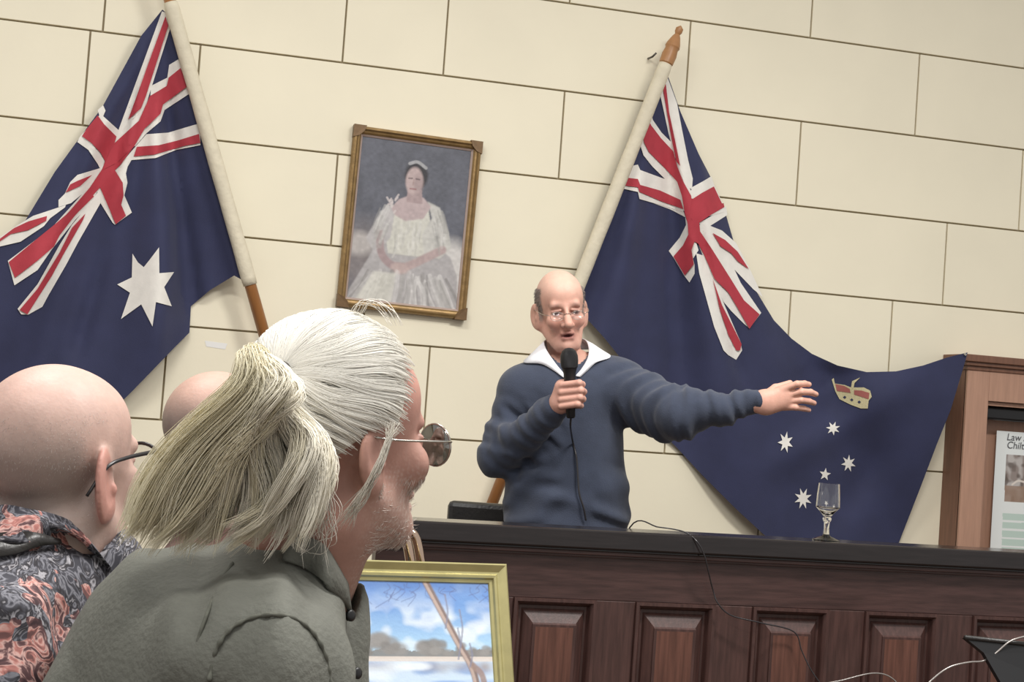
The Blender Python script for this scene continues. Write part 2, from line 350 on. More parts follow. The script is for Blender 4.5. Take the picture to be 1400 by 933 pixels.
# --- left flag
FL = empty('flag', at(200, 240, YW-.02)); tag(FL, 'navy national flag with one large white star, hanging from a pole beside the portrait', 'flag', 'flags on the wall')
c4 = lambda p: cc(0, 0, 4, p)
c1 = lambda p: cc(80, 130, 4.665, p)
c2 = lambda p: cc(0, 230, 4.665, p)
base = [(222, 13), (193, 49), (140, 146), (104, 195), (75, 235), (35, 301), (0, 326), (-40, 372), (-90, 430), (-110, 560), (-60, 610), (60, 622), (130, 585), (180, 536), (240, 474), (259, 455), (261, 419), (287, 397), (320, 377), (333, 384), (315, 325), (299, 265), (281, 205), (262, 130), (240, 60), (230, 20)]
draped('cloth', base, hL, 0, 'cloth', FL)
wl = [c4([(886, 62), (905, 68), (932, 150), (812, 530), (800, 590), (700, 672), (622, 796), (652, 700)]),
      c4([(925, 355), (975, 325), (1000, 372), (1035, 470), (1034, 514), (900, 602), (878, 664), (800, 730), (740, 800), (620, 795), (700, 660), (820, 560), (826, 470), (915, 425)]),
      c1([(250, 95), (285, 65), (300, 100), (285, 135), (385, 225), (360, 310), (400, 400), (300, 420), (270, 480), (250, 440), (190, 350), (120, 300), (135, 268), (150, 250), (260, 130)]),
      c1([(490, 330), (560, 250), (700, 240), (800, 210), (895, 182), (905, 250), (905, 320), (750, 350), (620, 402), (465, 415), (440, 460), (430, 500), (440, 560), (420, 640), (468, 750), (360, 828), (345, 815), (268, 690), (240, 590), (360, 480)]),
      c1([(300, 420), (270, 465), (120, 510), (75, 555), (40, 630), (0, 670), (0, 715), (80, 690), (190, 600), (260, 520), (320, 480)]),
      c2([(630, 20), (600, 60), (520, 170), (330, 380), (50, 592), (92, 748), (240, 650), (330, 520), (480, 330), (560, 250), (640, 120)]),
      c2([(640, 130), (545, 260), (460, 360), (380, 490), (240, 740), (112, 898), (135, 933), (180, 935), (270, 885), (310, 810), (420, 620), (500, 470), (640, 225)]),
      c2([(-60, 500), (0, 440), (95, 375), (210, 305), (420, 235), (415, 250), (320, 320), (280, 370), (130, 470), (0, 500), (-50, 512)])]
rl = [c4([(905, 88), (920, 140), (800, 520), (772, 592), (700, 655), (735, 560)]),
      c4([(988, 372), (1024, 472), (892, 572), (878, 622), (790, 706), (735, 800), (640, 890), (560, 930), (600, 830), (640, 770), (760, 660), (820, 525), (912, 470), (922, 425)]),
      c1([(250, 130), (290, 185), (370, 265), (358, 305), (470, 210), (520, 230), (480, 330), (395, 445), (360, 480), (410, 560), (415, 640), (400, 700), (430, 770), (365, 825), (330, 740), (265, 590), (220, 640), (150, 720), (60, 820), (0, 880), (-60, 920), (-60, 860), (0, 815), (90, 720), (200, 590), (280, 470), (297, 420), (270, 370), (215, 310), (150, 262), (180, 215)]),
      c1([(500, 330), (640, 320), (760, 290), (895, 248), (905, 305), (800, 325), (700, 355), (610, 380), (480, 392)]),
      c1([(215, 510), (140, 580), (45, 622), (75, 570), (120, 548)]),
      c2([(560, 140), (600, 180), (480, 300), (380, 430), (345, 500), (240, 590), (95, 700), (55, 600), (200, 480), (330, 375), (430, 290)]),
      c2([(545, 290), (530, 330), (400, 560), (330, 690), (175, 933), (125, 905), (240, 770), (380, 540), (460, 380)]),
      c2([(-60, 490), (0, 450), (90, 382), (180, 340), (300, 305), (295, 335), (180, 395), (70, 420), (-50, 500)])]
for p in wl: draped('white_stripe', p, hL, .002, 'white', FL, 6)
for p in rl: draped('red_stripe', p, hL, .0055, 'red', FL, 6)
star = cc(150, 330, 7.78, [(525, 65), (528, 340), (685, 328), (580, 488), (660, 692), (492, 648), (455, 908), (335, 672), (120, 828), (215, 548), (80, 460), (235, 385), (242, 132), (300, 225), (362, 276), (430, 190)])
draped('star', star, hL, .002, 'white', FL, 6)
flag_pole(FL, (231, -4), (392, 566), .12, .11, .02, at(0, 0, YW)[2]*0+1.075, [(0, .02), (.03, .021), (.04, .026), (.05, .022), (.09, .025), (.13, .018), (.16, .010), (.175, .014), (.19, .010), (.197, .002)], .0268)
# --- right flag
FR = empty('flag', at(1000, 400, YW-.02)); tag(FR, 'navy state flag with a small crown above five little stars, pinned out behind the speaker', 'flag', 'flags on the wall')
base = [(905, 100), (912, 100), (930, 152), (955, 210), (973, 245), (990, 285), (1003, 330), (1020, 368), (1035, 400), (1058, 438), (1082, 463), (1110, 484), (1145, 500), (1185, 509), (1225, 508), (1262, 500), (1295, 489), (1323, 482), (1318, 500), (1300, 560), (1280, 610), (1258, 668), (1228, 745), (1205, 810), (1140, 790), (1085, 755), (1045, 732), (1005, 695), (960, 650), (925, 612), (893, 580), (868, 530), (850, 492), (826, 462), (804, 438), (780, 412), (796, 380), (840, 262), (872, 185)]
draped('cloth', base, hR, 0, 'cloth', FR)
c3 = lambda p: cc(840, 90, 4.665, p)
c5 = lambda p: cc(880, 280, 4.665, p)
wr = [c3([(325, 45), (345, 90), (400, 240), (430, 400), (470, 600), (500, 720), (495, 790), (450, 760), (380, 560), (345, 430), (285, 150), (300, 100)]),
      c3([(235, 300), (245, 345), (300, 425), (375, 500), (390, 600), (490, 800), (490, 933), (440, 925), (420, 850), (340, 740), (240, 640), (185, 570), (160, 490), (180, 455), (210, 340)]),
      c3([(85, 645), (150, 630), (165, 665), (300, 715), (380, 740), (430, 860), (440, 933), (300, 890), (160, 850), (150, 805), (45, 782), (40, 765), (60, 710)]),
      c3([(495, 775), (560, 740), (618, 705), (640, 770), (695, 890), (700, 933), (600, 960), (520, 1000), (480, 940), (480, 830)]),
      c5([(355, 115), (420, 80), (525, 10), (535, 65), (425, 135), (400, 180), (370, 165)]),
      c5([(425, 135), (500, 165), (590, 245), (630, 320), (680, 415), (760, 590), (700, 540), (580, 415), (620, 500), (750, 690), (675, 790), (640, 760), (560, 680), (510, 620), (440, 470), (350, 260), (350, 130)]),
      c5([(60, -10), (150, 0), (255, 45), (285, 130), (330, 225), (350, 290), (315, 345), (325, 385), (325, 440), (292, 497), (260, 455), (185, 330), (160, 295), (230, 210), (270, 130), (265, 80), (170, 30)]),
      c5([(335, 310), (400, 330), (440, 450), (520, 650), (620, 880), (628, 930), (590, 990), (540, 960), (510, 930), (450, 780), (400, 600), (355, 440)])]
rr_ = [c3([(318, 55), (330, 130), (350, 300), (375, 420), (420, 640), (395, 610), (365, 470), (335, 300), (305, 110)]),
       c3([(215, 338), (235, 380), (300, 465), (375, 545), (400, 640), (440, 740), (490, 830), (500, 933), (480, 1010), (450, 950), (430, 830), (400, 740), (320, 650), (220, 550), (190, 490), (182, 440)]),
       c3([(60, 712), (150, 722), (165, 760), (290, 795), (420, 855), (440, 915), (300, 865), (160, 805), (150, 775), (45, 762)]),
       c3([(495, 852), (560, 810), (635, 770), (692, 890), (610, 935), (560, 970), (510, 1000), (480, 960)]),
       c5([(250, -40), (310, -40), (400, 10), (510, -10), (515, 15), (420, 70), (355, 115), (360, 170), (440, 290), (560, 480), (640, 610), (740, 700), (675, 792), (600, 660), (540, 560), (450, 470), (390, 330), (350, 250), (325, 235), (305, 290), (320, 380), (262, 452), (190, 330), (250, 260), (285, 190), (280, 120), (262, 50)]),
       c5([(440, 180), (520, 225), (600, 300), (672, 412), (600, 360), (560, 310), (490, 265)]),
       c5([(440, 470), (500, 640), (560, 760), (625, 890), (615, 930), (590, 930), (540, 830), (490, 680)])]
for p in wr: draped('white_stripe', p, hR, .002, 'white', FR, 6)
for p in rr_: draped('red_stripe', p, hR, .0055, 'red', FR, 6)
def starpts(cx, cy, R, n, r, a0, sx=1, sy=1, sh=0):
    o = []
    for i in range(2*n):
        a = a0+math.pi*i/n; k = R if i % 2 == 0 else r; o.append((cx+k*math.sin(a)*sx+sh*k*math.cos(a), cy-k*math.cos(a)*sy))
    return o
for cx, cy, R, n, a0, sx, sy in ((1074, 605, 15, 7, .2, .72, 1), (1139, 586, 10.5, 7, .35, .95, .92), (1160, 634, 12, 7, .1, .85, 1), (1128, 649, 9, 5, .15, .9, 1), (1098, 682, 15, 8, -.35, .82, 1)):
    draped('star', starpts(cx, cy, R, n, R*(.44 if n > 5 else .42), a0, sx, sy), hR, .002, 'white', FR, 6)
M['crownred'] = mat('crown_velvet', (158, 92, 84), .8); M['crowngold'] = mat('crown_gold', (196, 186, 146), .7, noise=.15, nscale=200)
k5 = lambda p: cc(1120, 500, 9.33, p)
draped('crown', k5([(160, 180), (185, 160), (200, 230), (330, 250), (405, 280), (420, 200), (520, 155), (450, 225), (440, 280), (570, 280), (650, 320), (670, 400), (630, 450), (620, 550), (530, 548), (400, 500), (260, 430), (210, 340)]), hR, .002, 'crowngold', FR, 5)
draped('crown_cap', k5([(205, 235), (320, 260), (390, 300), (400, 350), (300, 335), (225, 325)]), hR, .003, 'crownred', FR, 5)
draped('crown_cap', k5([(445, 315), (540, 320), (640, 350), (630, 430), (540, 400), (445, 370)]), hR, .003, 'crownred', FR, 5)
for x, y in ((325, 405), (415, 438), (510, 465)): draped('jewel', k5([(x-22, y), (x, y-20), (x+22, y), (x, y+20)]), hR, .003, 'cloth', FR, 5)
flag_pole(FR, (910, 88), (640, 772), .12, .10, .0, 1.1, [(-.0, .02), (.03, .022), (.035, .028), (.07, .030), (.095, .026), (.105, .030), (.12, .027), (.15, .016), (.16, .010), (.17, .015), (.185, .015), (.197, .003)], .028)
# fixings on the wall
hk = empty('wall_hook', at(884, 82, YW)); tag(hk, 'small iron hook in the wall beside the turned finial', 'hook')
A = at(886, 80, YW); tube('shank', [A+[0, .01, 0], A+[0, -.05, -.003], A+[.012, -.06, .012]], .004, 'steelnail', hk, 6)
tag(draped('tape', [(280, 466), (311, 470), (308, 478), (282, 474)], lambda x, y: .001, 0, 'tape', empty('wall_tape', at(295, 472, YW))).parent, 'small strip of white tape stuck on the wall below the single-star flag', 'tape')
pn = empty('drawing_pin', at(1318, 485, YW-.20)); tag(pn, 'small pin holding the crowned flag corner to the cabinet top', 'pin')
A = at(1317, 485, YW-.185); lathe('head', A+[0, .0, 0], A+[0, -.02, 0], [(0, .002), (.012, .002), (.014, .006), (.018, .005)], 'steel', pn, 10)

# ================================================================== painted surfaces (colour per vertex, drawn in code)
class Canvas:
    def __init__(s, W, Hh, bg): s.W, s.H = W, Hh; s.y, s.x = np.mgrid[0:Hh, 0:W].astype(float); s.x = (s.x+.5)/W; s.y = (s.y+.5)/Hh; s.c = np.zeros((Hh, W, 3))+lin(bg)
    def blur(s, m, b):
        for _ in range(b):
            p = np.pad(m, 1, 'edge'); m = (p[:-2, 1:-1]+p[2:, 1:-1]+p[1:-1, :-2]+p[1:-1, 2:]+4*m)/8
        return m
    def noise(s, fx, fy, seed):
        g = np.random.default_rng(seed).random((int(fy)+3, int(fx)+3)); u = s.x*fx; v = s.y*fy; i = u.astype(int); j = v.astype(int); a = u-i; b = v-j; a = a*a*(3-2*a); b = b*b*(3-2*b)
        return (g[j, i]*(1-a)+g[j, i+1]*a)*(1-b)+(g[j+1, i]*(1-a)+g[j+1, i+1]*a)*b
    def mask(s, pts):
        m = np.zeros((s.H, s.W), bool); n = len(pts)
        for i in range(n):
            (x0, y0), (x1, y1) = pts[i], pts[(i+1) % n]
            if y0 == y1: continue
            m ^= ((s.y >= min(y0, y1)) & (s.y < max(y0, y1)) & (s.x < x0+(s.y-y0)*(x1-x0)/(y1-y0)))
        return m.astype(float)
    def mix(s, m, rgb, a=1): m = (m*a)[..., None]; s.c = s.c*(1-m)+lin(rgb)*m
    def poly(s, pts, rgb, a=1, b=1): s.mix(s.blur(s.mask(pts), b), rgb, a)
    def ell(s, cx, cy, rx, ry, rgb, a=1, soft=.3):
        d = np.sqrt(((s.x-cx)/rx)**2+((s.y-cy)/ry)**2); s.mix(np.clip((1-d)/soft+.5, 0, 1), rgb, a)
    def line(s, pts, wd, rgb, a=1, asp=1.0):
        P = spline(np.array(pts, float), 40); d = np.full((s.H, s.W), 9.)
        for p, q in zip(P[:-1], P[1:]):
            e = q-p; L = (e[0]**2+(e[1]*asp)**2)+1e-12
            t = np.clip(((s.x-p[0])*e[0]+(s.y-p[1])*asp*asp*e[1])/L, 0, 1); d = np.minimum(d, np.hypot(s.x-p[0]-t*e[0], (s.y-p[1]-t*e[1])*asp))
        s.mix(np.clip((wd-d)/(wd*.5)+.5, 0, 1), rgb, a)
    def mesh(s, name, tl, tr, bl, br, m, parent):
        tl, tr, bl, br = (np.asarray(v, float) for v in (tl, tr, bl, br)); u = np.linspace(0, 1, s.W)[None, :, None]; v = np.linspace(0, 1, s.H)[:, None, None]
        V = (tl*(1-u)+tr*u)*(1-v)+(bl*(1-u)+br*u)*v; idx = np.arange(s.W*s.H).reshape(s.H, s.W)
        Fc = np.stack([idx[1:, :-1], idx[1:, 1:], idx[:-1, 1:], idx[:-1, :-1]], -1).reshape(-1, 4)
        return mesh(name, V.reshape(-1, 3), Fc, m, parent, colors=s.c.reshape(-1, 3))
def frame_rails(parent, TL, TR, BL, BR, prof, m, name='frame_rail'):
    """four mitred rails round a rectangle; prof = (inset towards the picture, height off the wall)"""
    C = [np.asarray(v, float) for v in (TL, TR, BR, BL)]; ex = (C[1]-C[0]); ex /= np.linalg.norm(ex); ez = (C[0]-C[3]); ez /= np.linalg.norm(ez); nrm = np.cross(ex, ez); nrm /= np.linalg.norm(nrm)
    inw = [ex-ez, -ex-ez, -ex+ez, ex+ez]
    for k in range(4):
        a, b = k, (k+1) % 4; V = []
        for i, hgt in prof: V.append(C[a]+inw[a]*i+nrm*hgt)
        for i, hgt in prof: V.append(C[b]+inw[b]*i+nrm*hgt)
        n = len(prof); Fc = [(j, j+1, n+j+1, n+j) for j in range(n-1)]+[tuple(range(n))[::-1], tuple(range(n, 2*n))]
        bm = bmesh.new(); vs = [bm.verts.new(v) for v in V]
        for f in Fc: bm.faces.new([vs[i] for i in f])
        from_bm(name, bm, m, parent)
    return ex, ez, nrm
# --- portrait: a plain seated lady in a pale gown
fr = .035
oTL = at(481, 171, YW-fr); oTR = at(659, 193, YW-fr); oBL = at(465, 417, YW-fr); oBR = at(638, 439, YW-fr)
xa, xb_ = (oTL[0]+oBL[0])/2, (oTR[0]+oBR[0])/2; za, zb_ = (oTL[2]+oTR[2])/2, (oBL[2]+oBR[2])/2
cx_, cz_ = (xa+xb_)/2, (za+zb_)/2; hw, hh_ = (xb_-xa)/2, (za-zb_)/2; tilt = math.atan2((oTR[2]-oTL[2])+(oBR[2]-oBL[2]), 2*(xb_-xa))
def pf(u, v, y=0): # u,v in -1..1
    x, z = u*hw, v*hh_; return np.array([cx_+x*math.cos(tilt)-z*math.sin(tilt), YW-y, cz_+x*math.sin(tilt)+z*math.cos(tilt)])
po = empty('framed_portrait', pf(0, 0, 0)); tag(po, 'gilt framed portrait painting of a seated lady in a pale gown', 'painting', 'pictures')
frame_rails(po, pf(-1, 1, .002), pf(1, 1, .002), pf(-1, -1, .002), pf(1, -1, .002), [(0, 0), (0, .022), (.004, .033), (.012, .036), (.018, .028), (.024, .026), (.030, .020)], 'gold')
iu, iv = 1-.029/hw, 1-.029/hh_
frame_rails(po, pf(-iu, iv, .010), pf(iu, iv, .010), pf(-iu, -iv, .010), pf(iu, -iv, .010), [(0, 0), (0, .012), (.008, .006), (.009, 0)], 'liner', 'liner')
for u, v in ((-1, 1), (1, 1), (-1, -1), (1, -1)):
    su, sv = -u, -v; bm = bmesh.new()
    prof2 = [((0, 0), .030), ((.048, 0), .030), ((.040, .022), .031), ((.022, .040), .031), ((0, .048), .030)]
    vs = [bm.verts.new(pf(u*1.006, v*1.006, h_+.009)+(pf(1, 0)-pf(0, 0))/hw*su*a+(pf(0, 1)-pf(0, 0))/hh_*sv*b) for (a, b), h_ in prof2]
    vb = [bm.verts.new(Vector(x.co)+Vector((0, .034, 0))) for x in vs]
    bm.faces.new(vs); n = len(vs)
    for i in range(n): bm.faces.new((vs[i], vs[(i+1) % n], vb[(i+1) % n], vb[i]))
    from_bm('corner_ornament', bm, 'giltdark', po)
pc = Canvas(190, 270, (92, 94, 104))
nz = pc.noise(9, 12, 1)*.6+pc.noise(30, 40, 2)*.4
pc.c *= (.75+.5*nz)[..., None]
pc.ell(.1, .75, .25, .2, (150, 138, 132), .5, 1); pc.ell(.92, .78, .16, .2, (214, 210, 206), .9, .5); pc.ell(.06, .66, .14, .07, (190, 184, 180), .8, .7)
pc.poly([(.28, .55), (.16, .74), (.02, .94), (.0, 1.0), (1, 1), (.98, .80), (.90, .68), (.66, .58)], (172, 168, 168), 1, 4)            # gown
pc.poly([(.31, .40), (.27, .52), (.33, .70), (.66, .70), (.70, .52), (.66, .40)], (202, 200, 190), 1, 3)                             # bodice
pc.poly([(.28, .40), (.20, .50), (.12, .62), (.22, .72), (.34, .60), (.36, .42)], (182, 178, 178), .95, 4)                          # wrap
pc.poly([(.64, .35), (.76, .38), (.86, .52), (.90, .62), (.80, .70), (.66, .68), (.62, .56), (.70, .45)], (196, 194, 188), .95, 4)
pc.poly([(.32, .42), (.38, .36), (.47, .33), (.60, .33), (.68, .38), (.62, .46), (.46, .49), (.36, .46)], (184, 166, 166), 1, 3)       # shoulders
pc.poly([(.455, .28), (.58, .28), (.60, .37), (.45, .37)], (166, 146, 146), 1, 2)
pc.ell(.52, .20, .105, .085, (46, 43, 48), 1, .25); pc.ell(.505, .235, .078, .085, (186, 166, 164), 1, .25); pc.ell(.545, .25, .045, .06, (156, 136, 136), .7, .7)
pc.line([(.475, .285), (.525, .285)], .007, (146, 92, 94), .7, 1.4); pc.line([(.455, .222), (.485, .220)], .007, (88, 72, 74), .7, 1.4); pc.line([(.52, .220), (.55, .222)], .007, (88, 72, 74), .7, 1.4); pc.line([(.5, .225), (.497, .26)], .006, (164, 140, 138), .8, 1.4)
pc.line([(.45, .13), (.52, .115), (.60, .145)], .014, (176, 176, 178), .8, 1.4)
pc.line([(.24, .58), (.27, .70), (.36, .765), (.46, .775)], .034, (162, 142, 142), 1, 1.4); pc.line([(.82, .64), (.68, .70), (.52, .765), (.42, .785)], .036, (178, 158, 156), 1, 1.4)
pc.ell(.45, .785, .08, .035, (186, 166, 162), 1, .5)
def inshape(x, y): return .5
for i in range(70):
    x0 = rng.uniform(.12, .92); x1 = x0+(x0-.5)*.4+rng.uniform(-.05, .05); y0 = rng.uniform(.80, .86); c = rng.choice([118, 132, 150, 168, 196, 210, 222])
    pc.line([(x0, y0), ((x0+x1)/2+rng.uniform(-.02, .02), .92), (x1, 1.0)], rng.uniform(.006, .022), (c, c-3, c-6), rng.uniform(.2, .55), 1.4)
pc.poly([(.08, 1), (.22, .82), (.42, .82), (.40, 1)], (220, 218, 206), .6, 8)
for i in range(40):
    sd = i % 2; x0 = rng.uniform(.22, .32) if sd else rng.uniform(.68, .82); y0 = rng.uniform(.40, .56); dx = -.05 if sd else .05; c = rng.choice([140, 160, 178, 206, 216])
    pc.line([(x0, y0), (x0+dx*.6, y0+.06), (x0+dx, y0+.12)], rng.uniform(.006, .016), (c, c-2, c-6), .35, 1.4)
for i in range(26):
    x0, y0 = rng.uniform(.36, .62), rng.uniform(.48, .66); c = rng.choice([160, 178, 210, 222]); pc.line([(x0, y0), (x0+rng.uniform(-.01, .01), y0+.04), (x0+rng.uniform(-.02, .02), y0+.08)], rng.uniform(.004, .014), (c, c-2, c-8), .35, 1.4)
for i in range(10): x0, y0 = rng.uniform(.29, .37), rng.uniform(.36, .44); pc.line([(x0, y0), (x0+rng.uniform(-.03, .03), y0+rng.uniform(-.04, .03))], .009, (206, 196, 194), .7, 1.4)
pc.c *= (.9+.2*pc.noise(40, 60, 77))[..., None]
cu, cv = 1-.037/hw, 1-.037/hh_
pc.mesh('canvas', pf(-cu, cv, .013), pf(cu, cv, .013), pf(-cu, -cv, .013), pf(cu, -cv, .013), 'paint', po)
box('backing', pf(-.99, -.99, .004)-[0, 0, 0], pf(.99, .99, .001), 'giltdark', po, 0) if abs(tilt) < .001 else None

# --- landscape painting leaning on an easel
qa = 3.45
la = math.radians(24.0); lean = math.radians(19)
TRc = cf(690, 773, qa)
def hf(v): return R0*v[0]+F0*v[1]+np.array([0, 0, v[2]])
exv = np.array([math.cos(la), math.sin(la), 0]); bk = np.array([-math.sin(la), math.cos(la), 0])
ezv = np.array([0, 0, math.cos(lean)])+bk*math.sin(lean)
LW, LH = .50, .40
TLc = TRc-exv*LW
lp = empty('framed_landscape', hf(TRc-exv*LW/2-ezv*LH)); tag(lp, 'pale gilt framed landscape painting of a leaning gum tree by water', 'painting', 'pictures')
W4 = [hf(v) for v in (TLc, TRc, TLc-ezv*LH, TRc-ezv*LH)]
frame_rails(lp, *W4, [(0, -.02), (0, .010), (.004, .014), (.018, .006), (.022, .006), (.026, .010), (.031, .009), (.034, .004), (.040, .003), (.043, -.002)], 'palegilt')
ins = .042
I4 = [hf(v) for v in (TLc+exv*ins-ezv*ins, TRc-exv*ins-ezv*ins, TLc+exv*ins-ezv*(LH-ins), TRc-exv*ins-ezv*(LH-ins))]
lc = Canvas(240, 190, (110, 150, 205))
lc.mix(np.clip(1-lc.y/.12, 0, 1), (116, 146, 200), .8); lc.mix(np.clip((lc.y-.15)/.3, 0, 1), (178, 214, 236), .9)
cl = np.clip((lc.noise(7, 9, 5)*.6+lc.noise(18, 22, 6)*.4-.42)*4, 0, 1)*np.exp(-((lc.y-.3)/.16)**2); lc.mix(cl, (224, 232, 236), .9)
bl_ = np.clip((lc.noise(9, 12, 9)-.5)*3, 0, 1)*np.clip(1-lc.y/.4, 0, 1); lc.mix(bl_, (84, 128, 200), .6)
hz = .50
tn = lc.noise(26, 3, 11)*.05+lc.noise(60, 3, 12)*.03
lc.mix(((lc.y > .42+tn*.6) & (lc.y < hz)).astype(float), (128, 132, 134))
for x, r in ((.3, .05), (.42, .085), (.48, .05), (.66, .07), (.72, .05), (.86, .04), (.95, .045), (.15, .06), (.05, .05), (.22, .05)):
    for k in range(7): lc.ell(x+rng.uniform(-r, r), .445-rng.uniform(-.02, r*.9), r*.55, r*.5, (132+int(dv_ := rng.integers(-12, 14)), 130+int(dv_), 128+int(dv_)), .8, .6)
lc.mix(((lc.y > .485) & (lc.y < .515)).astype(float), (214, 204, 196), .9)
wt = (lc.y > .515).astype(float); lc.mix(wt, (196, 216, 236)); lc.mix(wt*np.clip((lc.noise(8, 26, 21)-.4)*3, 0, 1), (128, 164, 214), .8); lc.mix(wt*np.exp(-((lc.y-.55)/.04)**2)*lc.noise(22, 3, 22), (150, 138, 136), .9)
lc.mix(wt*np.clip((lc.noise(5, 20, 33)-.55)*4, 0, 1), (232, 240, 246), .8)
tp = [(.66, 0), (.70, .1), (.76, .25), (.82, .40), (.88, .54), (.905, .66), (.91, .8), (.88, 1)]
lc.line(tp, .018, (128, 112, 108), 1, .8); lc.line([(x-.006, y) for x, y in tp], .008, (186, 166, 156), .9, .8)
lc.line([(.89, .54), (.935, .60), (.945, .7), (.92, .85)], .016, (150, 128, 120), .9, .8)
for i in range(34):
    x, y = rng.uniform(.05, 1), rng.uniform(0, .08); lc.line([(x, y), (x+rng.uniform(-.04, .04), y+.03), (x+rng.uniform(-.05, .05), y+rng.uniform(.03, .1))], .003, (92, 100, 140), .4, .8)
for x, y0, y1 in ((.82, .3, .5), (.835, .18, .42), (.88, .4, .55), (.76, .08, .3)): lc.line([(x, y0), (x+.01, (y0+y1)/2), (x-.005, y1)], .005, (128, 130, 150), .7, .8)
lc.mesh('canvas', *[v-hf(np.cross(exv, ezv))*0 for v in I4], 'paint', lp)
# the easel behind it
es = empty('easel', hf([TRc[0]-LW/2, qa+.1, 0])); tag(es, 'plain wooden easel holding the landscape painting', 'easel')
mid = TRc-exv*LW/2; nb = np.cross(ezv, exv)*-1; nb = bk*math.cos(lean)-np.array([0, 0, math.sin(lean)])
for s in (-1, 1):
    topp = mid+nb*.045-ezv*.10+exv*s*.04; e = mid-ezv*LH+nb*.045+exv*s*.17; d = (e-topp)/abs(e[2]-topp[2]); bot = topp+d*topp[2]
    tube('leg', [hf(topp), hf(bot)], .014, 'pole', es, 8)
topp = mid+nb*.06-ezv*.12; tube('leg', [hf(topp), hf(np.array([topp[0]+bk[0]*.25, topp[1]+bk[1]*.25, 0]))], .014, 'pole', es, 8)
c0 = mid-ezv*(LH+.012)+nb*.0
tube('ledge', [hf(c0-exv*.24), hf(c0+exv*.24)], .012, 'pole', es, 8)
for s in (-1, 1): tube('bracket', [hf(c0+exv*s*.17), hf(c0+exv*s*.17+nb*.05)], .008, 'pole', es, 8)
# bent metal tubes in front of the bench end
mt = empty('tube_stand', hf(cf(560, 900, 3.55)*[1, 1, 0])); tag(mt, 'shiny bent metal tube stand rising behind the landscape painting', 'stand')
for dx, dq in ((0, 0), (14, .05)):
    P = [cf(x+dx, y, 3.55+dq) for x, y in ((518, 741), (524, 738), (532, 731), (543, 727), (552, 732), (557, 745), (562, 775))]; P = np.array(P)
    P = spline(P, 30); e = P[-1].copy(); e2 = e.copy(); e2[2] = 0; e2[0] += .03
    tube('tube', np.vstack([[hf(p) for p in P], [hf(e2)]]), .0105, 'chrome', mt, 12)

# ================================================================== notice cabinet on the right
cd = .14; YC = YW-cd
cab = empty('notice_cabinet', at(1420, 740, YW)); tag(cab, 'wooden wall cabinet with a printed notice inside, beside the crowned flag', 'cabinet')
X0 = at(1316, 600, YC)[0]; zt_ = at(1350, 508, YC)[2]; X1 = X0+.95; zbm = .72
xi = at(1345, 620, YC)[0]; zi = at(1380, 551, YC)[2]
box('side', (X0, YC, zbm), (X0+.02, YW, zt_), 'cabdark', cab, .001); box('side', (X1-.02, YC, zbm), (X1, YW, zt_), 'cabdark', cab, .001)  # sides take the darker trim colour, their shade painted in
box('stile', (X0, YC-.012, zbm), (xi, YC+.008, zt_), 'cabwood', cab, .002); box('stile', (X1-(xi-X0), YC-.012, zbm), (X1, YC+.008, zt_), 'cabwood', cab, .002)
box('rail', (xi, YC-.012, zi), (X1-(xi-X0), YC+.008, zt_), 'cabwood', cab, .002); box('rail', (xi, YC-.012, zbm), (X1-(xi-X0), YC+.008, zbm+.08), 'cabwood', cab, .002)
for i, (o_, a, b) in enumerate(((.006, 0, .018), (.018, .018, .034), (.03, .034, .062))):
    box('cornice', (X0-o_, YC-.012-o_, zt_+a-.001), (X1+o_, YW, zt_+b), 'cabdark', cab, .003)
box('back_board', (X0+.02, YW-.02, zbm), (X1-.02, YW, zt_), 'cabwood', cab, .001)
box('inner_bead', (xi-.004, YC+.008, zi-.018), (X1-(xi-X0), YC+.03, zi-.002), 'cabwood', cab, .001)
box('roller', (xi+.004, YC+.03, zi-.075), (X1-.08, YW-.03, zi-.02), 'black', cab, .01)
YPp = YW-.05
nt_ = empty('notice', at(1420, 740, YPp)); tag(nt_, 'white printed notice with a photograph and green ruled lines in the cabinet', 'poster')
a = at(1363, 589, YPp); pw_, ph_ = .34, a[2]-(zbm+.1)
pk = Canvas(150, 220, (236, 240, 238))
u0 = lambda px, py: ((at(px, py, YPp)[0]-a[0])/pw_, (a[2]-at(px, py, YPp)[2])/ph_)
p = [u0(1376, 622), u0(1430, 626), u0(1430, 690), u0(1373, 686)]
pk.poly(p, (150, 138, 132), 1, 0); g = pk.mask(p)
pk.mix(g*np.clip((pk.noise(14, 16, 3)-.45)*4, 0, 1), (196, 190, 186), .9); pk.mix(g*np.clip((pk.noise(18, 22, 8)-.55)*4, 0, 1), (92, 78, 70), .8)
lo = pk.mask([u0(1374, 664), u0(1430, 667), u0(1430, 690), u0(1373, 686)]); pk.mix(lo, (156, 128, 108), .8); pk.line([u0(1384, 663), u0(1392, 658), u0(1402, 660)], .012, (226, 216, 206), 1, ph_/pw_)
for k in range(7):
    y0 = 702+k*11.5; pk.poly([u0(1371-k*.4, y0), u0(1440, y0+4), u0(1440, y0+13), u0(1371-k*.4, y0+9)], (196, 216, 206), 1, 0)
pk.mesh('sheet', a, a+[pw_, 0, 0], a-[0, 0, ph_], a+[pw_, 0, -ph_], 'print', nt_)
def text(name, body, px, py, Y, size, m, parent, rx=math.pi/2):
    cu_ = bpy.data.curves.new(name, 'FONT'); cu_.body = body; cu_.size = size; cu_.extrude = .0003; cu_.shear = .15
    t = bpy.data.objects.new(name, cu_); col.objects.link(t); bpy.context.view_layer.update()
    me = bpy.data.meshes.new_from_object(t.evaluated_get(bpy.context.evaluated_depsgraph_get())); bpy.data.objects.remove(t)
    me.materials.clear(); o = link(name, me, m, parent); o.rotation_euler = (rx, 0, 0); o.location = tuple(inv(parent, [at(px, py, Y)])[0]); return o
